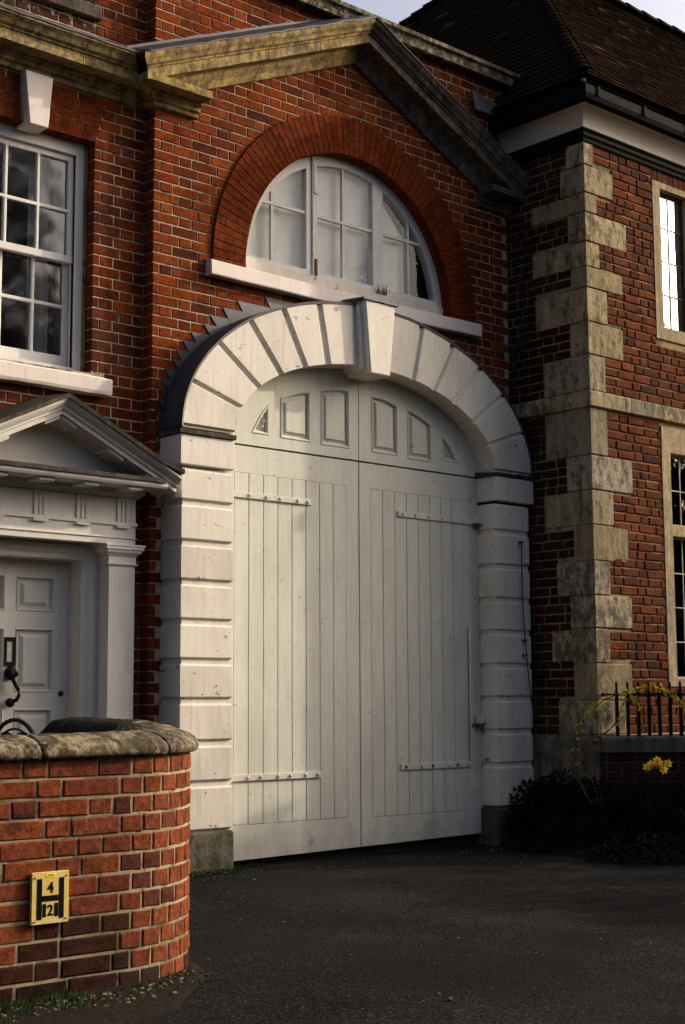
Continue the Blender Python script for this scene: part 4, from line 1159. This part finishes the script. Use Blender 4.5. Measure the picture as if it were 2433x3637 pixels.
# ================================================================ AREA WALL WITH RAILINGS
D = Vector((.741, -.671, 0)); NRM = Vector((-.671, -.741, 0)); S0 = Vector((1.46, -.88, 0))
AW = root('area_wall', 'low dark wall with stone coping running out from the right house corner', 'low wall', S0)
def rp(s_, n_, z): return S0 + D * s_ + NRM * n_ + Vector((0, 0, z))
g = G()
g.loft([[rp(s_, .10, -.1), rp(s_, .10, .72), rp(s_, -.2, .72), rp(s_, -.2, -.1)] for s_ in (-.05, 4.2)]).ob('wall_core', 'mortar_dark', AW)
W = Wall(AW, 'brick_stained_shade', .064, .05, rough=1)
angw = math.atan2(D.y, D.x)
for r in range(10):
    z0 = r * .0735; W.row(S0 + NRM * .106, angw, z0, -.05, 1.6, [], random.choice((0, .06, .11, .165)), joint=.011)
W.emit()
for i in range(5):
    a, b_ = -.04 + i * .8, -.04 + i * .8 + .795
    G().loft([[rp(s_, .13, .727), rp(s_, .13, .835), rp(s_, .115, .849), rp(s_, -.22, .856), rp(s_, -.22, .727)] for s_ in (a, (a + b_) / 2, b_)]).ob('coping_stone', 'stone_plinth', AW, bevel=.006)
# raised bed behind
G().add([(XH + .02, YH - .0, .86), tuple(rp(0, -.05, .853)), tuple(rp(4.1, -.05, .853)), (8, YH, .90), (8, -3.7, .86)], [(0, 1, 2, 4, 3)]).ob('raised_bed', 'stone_window', kind='structure')
RL = root('iron_railing', 'black iron railing with spiked bars standing on the low wall by the right house', 'railing', rp(0, 0, .85))
for i in range(44):
    s_ = .108 + .0835 * i
    g = G(); h = 1.262 + random.uniform(-.004, .004); lean = random.uniform(-.003, .003)
    p0 = rp(s_, 0, .845); p1 = rp(s_ + lean, 0, h - .1); w_ = .0125
    def sq(p, w_): return [p + D * w_ + NRM * w_, p - D * w_ + NRM * w_, p - D * w_ - NRM * w_, p + D * w_ - NRM * w_]
    g.loft([sq(p0, w_), sq(p1, w_), sq(rp(s_ + lean, 0, h - .03), w_ * .55), sq(rp(s_ + lean, 0, h - .012), w_ * .75), sq(rp(s_ + lean, 0, h + .016), w_ * .35)])
    g.ob('railing_bar', 'iron_paint_black', RL)
g = G(); g.loft([[rp(s_, .008, 1.168), rp(s_, .008, 1.184), rp(s_, -.008, 1.184), rp(s_, -.008, 1.168)] for s_ in (.0, 3.8)]); blob(g, rp(.0, 0, 1.176), .016)
g.ob('top_rail', 'iron_paint_black', RL)

# ================================================================ FOREGROUND CURVED WALL
GW = root('garden_wall', 'curved orange brick garden wall with rough stone coping in the foreground', 'garden wall', (-4.61, -3.25, 0))
RC = .60; CXW, CYW = -4.61, -2.65
def cpath(s_):
    """outer face path, s=0 at the start of the curve; returns point, heading"""
    if s_ < 0: return Vector((CXW + s_, CYW - RC, 0)), 0.0
    if s_ < RC * PI / 2:
        a = s_ / RC; return Vector((CXW + RC * math.sin(a), CYW - RC * math.cos(a), 0)), a
    e = s_ - RC * PI / 2; return Vector((CXW + RC, CYW + e, 0)), PI / 2
def inward(a): return Vector((-math.sin(a), math.cos(a), 0))
SMAX = RC * PI / 2 + .75
g = G(); rings = []
for i in range(60):
    s_ = -2.6 + (SMAX + 2.6) * i / 59; p, a = cpath(s_); q = inward(a)
    rings.append([p + q * .0035 + Vector((0, 0, -.2)), p + q * .0035 + Vector((0, 0, .905)), p + q * .215 + Vector((0, 0, .905)), p + q * .215 + Vector((0, 0, -.2))])
g.loft(rings).ob('wall_core', 'mortar_garden', GW, smooth=False)
W = Wall(GW, 'brick_garden', .0655, .1, rough=.45)
CG = .0755
for r in range(-1, 12):
    z0 = .0035 + r * CG
    # straight part: irregular flemish, curved part: headers
    def pick(x, z):
        k = noise.noise(Vector((x * 2.2, z * 3, 0)))
        if z < .10 and k > -.25: return 'brick_stained_shade'
        if z < .26 and -5.15 < x < -4.6 and k > -.1: return 'brick_stained_shade'
        return None
    W.row(Vector((0, -3.25, 0)), 0, z0 - .006, -7.0, -4.60 + (.0 if r % 2 else -.055), [], .055 * ((r * 3) % 4) + (.165 if r % 2 else 0), stretch=.228, head=.114, joint=.0095, mat=pick)
    s_ = .015 + (.0 if r % 2 else -.055)
    while s_ < SMAX - .05:
        L = .111; p, a = cpath(s_ + .0055); p2, a2 = cpath(s_ + L - .0055)
        hd = math.atan2(p2.y - p.y, p2.x - p.x)
        out = Vector((math.sin(hd), -math.cos(hd), 0))
        W.add(p + Vector((0, 0, z0 + .012 * min(1, max(0, s_)) - .006)) + out * (.0015 + random.uniform(-.001, .001)), hd, (p2 - p).length, 'brick_stained_shade' if (z0 < .05 and random.random() < .6) else None)
        s_ += L
W.emit()
# coping stones
CPR = [(-.022, .903), (-.032, .91), (-.036, .922), (-.032, .938), (-.018, .957), (.01, .976), (.05, .992), (.105, 1.0), (.16, .995), (.21, .985), (.24, .965), (.255, .945), (.258, .92), (.25, .903)]
def coping(sa, sb, sloped=False):
    m = max(4, int((sb - sa) / .028)); rings = []
    for i in range(m + 1):
        s_ = sa + (sb - sa) * i / m; p, a = cpath(s_); q = inward(a); ring = []
        for n_, z in CPR:
            tl = .016 * max(-1.5, s_) + (.025 * min(1, max(0, s_ - .7) / .3)); v_ = p + q * n_; v_.z = z + tl * (1 if z > .905 else .6)
            nn = noise.noise(Vector((v_.x * 14, v_.y * 14, z * 14))); n2 = noise.noise(Vector((v_.x * 38, v_.y * 38, z * 38)))
            k = 1.0 if z > .905 else .3
            f = 1.0
            if i in (0, m): f = .93
            v_ += q * (-.5 * (.008 * nn + .004 * n2)) * k; v_.z += (.004 * nn + .007 * n2) * k - (.004 if i in (0, m) and z > .93 else 0)
            if sloped and i > m * .6: v_.z -= max(0, v_.z - .905) * (i - m * .6) / (m * .4) * .9
            ring.append(v_)
        rings.append(ring)
    return G().loft(rings)
st = [-2.4, -1.75, -1.02, -.42, .18, .62, .98, 1.30, SMAX + .05]
for i in range(len(st) - 1):
    coping(st[i] + .003, st[i + 1] - .003, i == len(st) - 2).ob('coping_stone', 'stone_coping' if st[i] < .9 else 'stone_coping_dark', GW, smooth=True)
# iron garden gate with a scrolled arch head
GT = root('garden_gate', 'black iron garden gate with arched scrollwork top, just showing above the wall', 'gate', (-4.14, -1.53, 0))
def gp(y, z): return (-4.14, -1.53 + y, z)
g = G(); g.tube([gp(.245 * math.cos(a), .825 + .21 * math.sin(a)) for a in (PI * i / 20 for i in range(21))], .011, 6); g.ob('arch_bar', 'iron_paint_black', GT)
g = G(); g.tube([gp(.20 * math.cos(a), .825 + .165 * math.sin(a)) for a in (PI * i / 20 for i in range(21))], .006, 6); g.ob('inner_arch_bar', 'iron_paint_black', GT)
for y in (-.245, .245): G().tube([gp(y, .05), gp(y, .83)], .012, 6).ob('gate_stile', 'iron_paint_black', GT)
for z in (.12, .80): G().tube([gp(-.245, z), gp(.245, z)], .010, 6).ob('gate_rail', 'iron_paint_black', GT)
for i in range(7):
    y = -.18 + .06 * i; G().tube([gp(y, .12), gp(y, .80)], .006, 5).ob('gate_bar', 'iron_paint_black', GT)
for sg in (-1, 1):
    g = G(); g.tube([gp(sg * (.02 + .055 * math.exp(-t_ * .22) * math.cos(t_) + .03), .935 + .045 * math.exp(-t_ * .22) * math.sin(t_)) for t_ in [k * .45 for k in range(22)]], .006, 5)
    g.tube([gp(sg * .15, .80), gp(sg * .15, .92), gp(sg * .12, .965), gp(sg * .08, .975)], .006, 5)
    g.ob('scroll', 'iron_paint_black', GT)

# ---- hydrant sign
SG = root('hydrant_sign', 'yellow H sign with numbers 4 and 2 on the curved brick wall', 'sign', (-4.978, -3.27, .38))
sx0, sx1, sz0, sz1 = -5.058, -4.896, .2835, .4765
YSG = -3.272
G().prism([(sx0, sz0), (sx1, sz0), (sx1, sz1), (sx0, sz1)], YSG, YSG + .014, .0015).ob('sign_plate', 'sign_yellow', SG)
sw, sh = sx1 - sx0, sz1 - sz0
def sb(u0, u1, v0, v1, y=.0, mat='letter_black', name='sign_mark'):
    y0 = YSG - .0012 - y
    return G().box((sx0 + u0 * sw, y0, sz0 + v0 * sh), (sx0 + u1 * sw, YSG - .0002 - y * .5, sz0 + v1 * sh)).ob(name, mat, SG)
g = G()
for (u0, u1, v0, v1) in ((.14, .27, .095, .875), (.735, .865, .095, .875), (.27, .735, .435, .545)):
    g.box((sx0 + u0 * sw, YSG - .0014, sz0 + v0 * sh), (sx0 + u1 * sw, YSG - .0002, sz0 + v1 * sh))
g.ob('letter_h', 'letter_black', SG)
sb(.295, .385, .135, .39, name='number_slot'); sb(.61, .715, .135, .39, name='number_slot')
def digit(ch, u, v_, h, name):
    cu = bpy.data.curves.new(name, 'FONT'); cu.body = ch; cu.size = h * 1.4; cu.align_x = 'CENTER'; cu.extrude = .0006; cu.offset = .0009
    tmp = bpy.data.objects.new('tmp', cu); me = bpy.data.meshes.new_from_object(tmp); bpy.data.objects.remove(tmp)
    for vv in me.vertices: vv.co = (vv.co.x, -vv.co.z, vv.co.y)
    me.materials.clear(); me.materials.append(M['letter_black'])
    ob(name, me, SG, loc=(sx0 + u * sw, YSG - .0012, sz0 + v_ * sh))
digit('4', .50, .60, .04, 'numeral_four'); digit('2', .50, .165, .04, 'numeral_two')
sb(.38, .64, .90, .975, mat='sign_sticker', name='sticker'); sb(.43, .59, .92, .955, .0006, 'sign_sticker_print', 'sticker_print')
for u, v_ in ((.075, .06), (.925, .08), (.075, .90), (.925, .90)):
    g = G(); blob(g, (sx0 + u * sw, YSG - .001, sz0 + v_ * sh), .0035); g.ob('screw', 'rust', SG)

# ================================================================ PLANTS
def leaf(g, p, dirv, upv, L, w_):
    dirv = Vector(dirv).normalized(); s_ = dirv.cross(Vector(upv)).normalized() * w_ / 2
    p = Vector(p); g.add([p, p + dirv * L * .45 + s_, p + dirv * L, p + dirv * L * .45 - s_], [(0, 1, 2, 3)])
rs = random.Random(11)
def rv(): 
    v_ = Vector((rs.gauss(0, 1), rs.gauss(0, 1), rs.gauss(0, 1))); return v_.normalized()
def shrub(name, label, blobs, nleaf, ls, base, mat='leaf_dark', cat='shrub', stems=8, group=None):
    r_ = root(name, label, cat, base, group)
    g = G()
    tot = sum(b_[3] ** 2 for b_ in blobs)
    for (x, y, z, rad) in blobs:
        for _ in range(int(nleaf * rad ** 2 / tot)):
            dv = rv(); q = Vector((x, y, z)) + Vector((dv.x, dv.y, dv.z * .8)) * rad * (rs.random() ** .35)
            if q.z < .01: q.z = .01 + rs.random() * .1
            nd = (dv + rv() * .8); leaf(g, q, nd, rv(), ls * rs.uniform(.6, 1.3), ls * .5)
    ob('leaves', g.mesh('leaves', mat, fix=False), r_, kind='stuff')
    g = G()
    for k in range(stems):
        x, y, z, rad = blobs[k % len(blobs)]
        b0 = Vector((x + rs.uniform(-.1, .1), y + rs.uniform(-.1, .1), 0)); e = Vector((x, y, z)) + rv() * rad * .7
        g.tube([b0, (b0 + e) / 2 + rv() * .03, e], .008, 5, .003)
    g.ob('stems', 'bark', r_)
    return r_
shrub('evergreen_shrub', 'dark evergreen shrub in deep shade against the foot of the right jamb', [(1.10, -.42, .16, .20), (1.28, -.34, .30, .24), (1.36, -.55, .36, .26), (1.15, -.75, .18, .24), (1.33, -.85, .34, .22)], 5200, .05, (1.2, -.5, 0))
shrub('evergreen_shrub', 'low dark evergreen shrub below the daffodils in front of the low wall', [(1.45, -1.25, .3, .26), (1.25, -1.15, .2, .24), (1.6, -1.55, .3, .26), (1.2, -1.55, .2, .24), (.95, -1.1, .10, .16), (1.75, -1.75, .3, .28), (.9, -1.5, .08, .15)], 6000, .05, (1.3, -1.4, 0))
shrub('creeping_shrub', 'dark ground-hugging evergreen spreading over the edge of the drive', [(.55, -1.6, .03, .15), (.7, -1.9, .05, .2), (1.1, -2.1, .10, .25), (1.5, -2.2, .15, .3), (.8, -.75, .05, .16), (.95, -.95, .08, .2)], 3000, .04, (.8, -1.6, 0))
# planting bed soil
g = G(); g.loft([[(.86, -.26, -.02), (.6, -1.2, -.02), (.45, -1.8, -.02), (1.3, -2.6, -.02), (2.6, -2.3, -.02), (1.42, -.9, -.02), (1.40, -.26, -.02)], [(.92, -.28, .05), (.7, -1.2, .035), (.6, -1.75, .03), (1.35, -2.4, .05), (2.5, -2.2, .1), (1.42, -.9, .12), (1.39, -.28, .1)]]).ob('planting_bed', 'soil', kind='structure')
# winter-flowering shrub with yellow flowers
FS = root('forsythia', 'arching forsythia stems dotted with yellow flowers threading through the railing', 'shrub', rp(-.05, .2, .3))
def rs_pt(u, v_, n_=0): # measured in the plane of the railing
    return rp((u - 2139) / 462.0, n_, .85 + (2615 - v_) * .00222)
branches = [([(2085, 2640), (2110, 2620), (2150, 2592), (2190, 2560), (2225, 2535)], .07, .25), ([(2090, 2640), (2140, 2605), (2185, 2560), (2192, 2530)], .06, .35),
            ([(2040, 2580), (2090, 2530), (2135, 2490), (2185, 2468), (2230, 2456), (2290, 2445), (2340, 2450), (2385, 2470), (2420, 2505), (2450, 2540)], .04, 1.5),
            ([(2195, 2530), (2210, 2500), (2240, 2475), (2270, 2490), (2272, 2530)], .05, 1.6), ([(2270, 2450), (2320, 2432), (2355, 2438)], -.04, 1.4), ([(2380, 2455), (2400, 2480), (2433, 2510), (2470, 2540)], .05, 2.2),
            ([(2000, 2690), (2020, 2640), (2050, 2575), (2070, 2545)], .1, .3), ([(2005, 2720), (2035, 2665), (2070, 2630), (2110, 2618)], .12, .15), ([(2010, 2740), (2030, 2715), (2055, 2700)], .14, .5)]
gs = G(); gf = G()
for pts_, n_, dens in branches:
    P3 = [rs_pt(u, v_, n_ + rs.uniform(-.02, .02)) for u, v_ in pts_]
    gs.tube(P3, .0045, 5, .003)
    for i in range(len(P3) - 1):
        L = (P3[i + 1] - P3[i]).length
        for k in range(int(L * 62 * dens) + (1 if dens > .5 else 0)):
            c = P3[i].lerp(P3[i + 1], rs.random()) + rv() * .018
            ax = rv(); a1 = ax.orthogonal().normalized(); a2 = ax.cross(a1)
            for q in range(4):
                dd = a1 * math.cos(q * PI / 2) + a2 * math.sin(q * PI / 2); leaf(gf, c, dd + ax * .35, ax, .018, .010)
base = rp(-.02, .3, .1)
for pts_, n_ in (([(2085, 2640)], .07), ([(2040, 2580)], .04), ([(2000, 2690)], .1), ([(2005, 2720)], .12)):
    e = rs_pt(*pts_[0], n_); gs.tube([base, base.lerp(e, .5) + Vector((-.03, 0, .03)), e], .006, 5, .0045)
gs.ob('stems', 'stem_tan', FS); ob('flowers', gf.mesh('flowers', 'petal_yellow', fix=False), FS, kind='stuff')
# daffodils
DB = Vector((1.28, -1.5, 0))
cr = D
spots = [(-.075, .05, .635), (-.03, -.02, .655), (.0, .04, .685), (.03, -.03, .665), (.045, .05, .615), (.085, .0, .66), (.015, .02, .648)]
texts = ['lowest and leftmost yellow daffodil in front of the low wall', 'second yellow daffodil from the left of the clump', 'tallest yellow daffodil at the centre of the clump', 'yellow daffodil just right of the tallest one', 'lowest daffodil on the right side of the clump', 'yellow daffodil standing apart at the far right of the clump', 'yellow daffodil tucked under the tallest bloom']
for (u, n_, z), tx in zip(spots, texts):
    p = DB + cr * u * 1.05 + NRM * n_; p.z = z
    r_ = root('daffodil', tx, 'flower', (p.x, p.y, 0), 'daffodils in front of the low wall')
    G().tube([(p.x + rs.uniform(-.04, .04), p.y + rs.uniform(-.03, .03), .1), (p.x, p.y, z - .15), (p.x, p.y, z - .01)], .004, 5).ob('stem', 'leaf_dark', r_)
    face = (NRM + Vector((rs.uniform(-.5, .5), rs.uniform(-.5, .5), rs.uniform(-.1, .3)))).normalized(); a1 = face.orthogonal().normalized(); a2 = face.cross(a1)
    g = G()
    for q in range(6):
        dd = a1 * math.cos(q * PI / 3) + a2 * math.sin(q * PI / 3); leaf(g, p, dd, face, .036, .026)
    ob('petals', g.mesh('petals', 'petal_daffodil', fix=False), r_)
    g = G(); g.loft([[p + face * h + (a1 * math.cos(2 * PI * k / 8) + a2 * math.sin(2 * PI * k / 8)) * rr_ for k in range(8)] for h, rr_ in ((0, .006), (.018, .011), (.026, .015))], cap1=False); g.ob('trumpet', 'petal_trumpet', r_)
    g = G()
    for q in range(4):
        b0 = Vector((p.x + rs.uniform(-.06, .06), p.y + rs.uniform(-.05, .05), .08)); e = b0 + Vector((rs.uniform(-.08, .08), rs.uniform(-.08, .08), rs.uniform(.35, .5)))
        leaf(g, b0, e - b0, rv(), (e - b0).length, .02)
    ob('leaf_blades', g.mesh('leaf_blades', 'leaf_dark', fix=False), r_)
# weeds at the jamb foot, grass along the garden wall, stones
g = G()
for _ in range(700):
    x = rs.uniform(-2.3, -1.35); y = -.26 + rs.uniform(-.06, .03) + (.17 if x > -1.70 else 0) - .01
    z = rs.uniform(0, .028) * (1 if x < -1.65 else .6)
    leaf(g, (x, y, z), (rs.uniform(-1, 1), rs.uniform(-1, .3), rs.uniform(.1, 1)), rv(), rs.uniform(.01, .022), .010)
ob('weeds', g.mesh('weeds', 'leaf_grass', fix=False), cat='weeds', kind='stuff', label='small green weeds growing at the foot of the left jamb')
g = G()
for _ in range(1700):
    x = rs.uniform(-6.0, -4.25); y = -3.28 - abs(rs.gauss(0, .14)) - .02
    if x > -4.6: y += (x + 4.6) * .5; 
    if noise.noise(Vector((x * 3, y * 3, 0))) < -.05 - (.2 if x < -5 else 0): continue
    h = rs.uniform(.015, .06) * (1.1 if x < -4.9 else .55)
    leaf(g, (x, y, 0), (rs.uniform(-.5, .5), rs.uniform(-.5, .5), 1), rv(), h, .006)
ob('grass', g.mesh('grass', 'leaf_grass', fix=False), cat='grass', kind='stuff', label='tufts of grass along the foot of the curved garden wall')
g = G(); g.loft([[(-6.5, -4.1, -.02), (-4.7, -3.85, -.02), (-4.15, -3.35, -.02), (-3.98, -2.9, -.02), (-4.2, -2.6, -.02), (-6.5, -3.1, -.02)], [(-6.5, -3.95, .012), (-4.75, -3.72, .014), (-4.3, -3.3, .014), (-4.1, -2.95, .012), (-4.2, -2.6, .012), (-6.5, -3.1, .012)]]).ob('verge', 'earth', kind='structure')
g = G()
for _ in range(150):
    a = rs.uniform(0, 1); x = -5.6 + 1.35 * a + rs.uniform(-.1, .1); y = -3.36 - rs.random() ** 2 * .22 + max(0, x + 4.6) * .6
    s_ = rs.uniform(.004, .013); blob(g, (x, y, .012), s_, 5, (1.2, 1, .7))
ob('gravel', g.mesh('gravel', 'stone_coping', fix=False), cat='gravel', kind='stuff', label='loose chips of stone and mortar at the foot of the garden wall')

g = G()
for _ in range(420):
    x = rs.uniform(-4.2, 1.0); y = rs.uniform(-5.0, -.35)
    if rs.random() < .35: y = -.3 - rs.random() * .25
    blob(g, (x, y, .006 + .012 * noise.noise(Vector((x * .8, y * .8, 0))) + .006 * noise.noise(Vector((x * 3, y * 3, 1)))), rs.uniform(.003, .008) * (1.6 if rs.random() < .05 else 1), 5, (1.3, 1, .6))
ob('grit', g.mesh('grit', 'stone_flash', fix=False), cat='grit', kind='stuff', label='loose grit scattered over the dark tarmac')
# ================================================================ BEHIND THE CAMERA (seen in the panes, shades the drive)
HG = shrub('hedge', 'unseen leafy hedge right of the view, put there to shade the drive', [(3.7 + rs.uniform(-.3, .3), -2.9 - .45 * i, 1.0 + .9 * (i % 2), .75) for i in range(10)], 9000, .12, (3.7, -4.5, 0), stems=14, cat='hedge')  # unseen stand-in for whatever shades the drive
shrub('tall_shrub', 'tall loose shrub in the raised bed just right of the view', [(2.75, -1.62, 1.3, .32), (2.95, -1.7, 1.75, .33), (2.62, -1.55, 1.9, .25), (3.1, -1.9, 1.4, .4), (2.7, -1.53, 2.08, .15), (2.95, -1.6, 2.25, .16), (3.2, -1.68, 2.2, .18)], 4200, .06, (2.8, -1.65, .85), stems=10)
def tree(x, y, h, label, seed):
    rt = random.Random(seed); r_ = root('bare_tree', label, 'tree', (x, y, 0), 'bare trees across the street')
    g = G()
    def br(p, dv, L, rad, dep):
        q = p + dv * L; mid = p.lerp(q, .5) + Vector((rt.uniform(-1, 1), rt.uniform(-1, 1), 0)) * L * .06
        g.tube([p, mid, q], rad, 5 if dep > 2 else 3, rad * .65)
        if dep == 0: return
        for k in range(3 if dep > 1 else 4):
            nd = (dv + Vector((rt.gauss(0, .5), rt.gauss(0, .5), rt.gauss(.1, .3)))).normalized()
            br(p.lerp(q, 1 if k == 0 else rt.uniform(.45, .95)), nd, L * rt.uniform(.6, .8), rad * .6, dep - 1)
    br(Vector((x, y, 0)), Vector((0, 0, 1)), h * .3, h * .022, 5)
    ob('branches', g.mesh('branches', 'bark', fix=False), r_)
tree(7.6, -16, 17, 'tall bare tree mirrored in the left sash window', 1)
tree(5.6, -18.5, 16, 'broad bare tree mirrored in the lower sash of the left window', 2)
shrub('mirror_evergreen', 'unseen evergreen added across the street as a dark mass for the left sash window to mirror', [(6.0 + rs.uniform(-.5, .5), -17.0 + rs.uniform(-.6, .6), 1.5 + 1.25 * i, 1.9 - .14 * i) for i in range(9)], 9000, .35, (6.0, -17.0, 0), cat='tree')  # added dark mass for the sash panes to reflect
tree(13, -15, 11, 'bare tree mirrored in the lower leaded windows', 3)
g = G()
for _ in range(26000):
    a = rs.uniform(-3.1, .2); rad_ = rs.uniform(34, 38); x = 0 + rad_ * math.cos(a); y = -4 + rad_ * math.sin(a)
    hmax = (9.5 - 6.0 * math.exp(-((a + 1.02) / .32) ** 2)) + 3.0 * noise.noise(Vector((x * .12, y * .12, 0))) ; z = rs.uniform(0, hmax)  # belt height set to cut low sky light, lowest where the sash reflects
    leaf(g, (x, y, z), rv(), rv(), rs.uniform(.8, 1.5), .9)
ob('far_trees', g.mesh('far_trees', 'leaf_dark', fix=False), cat='trees', kind='stuff', label='dark belt of unseen far trees across the street, raised to cut low sky light')
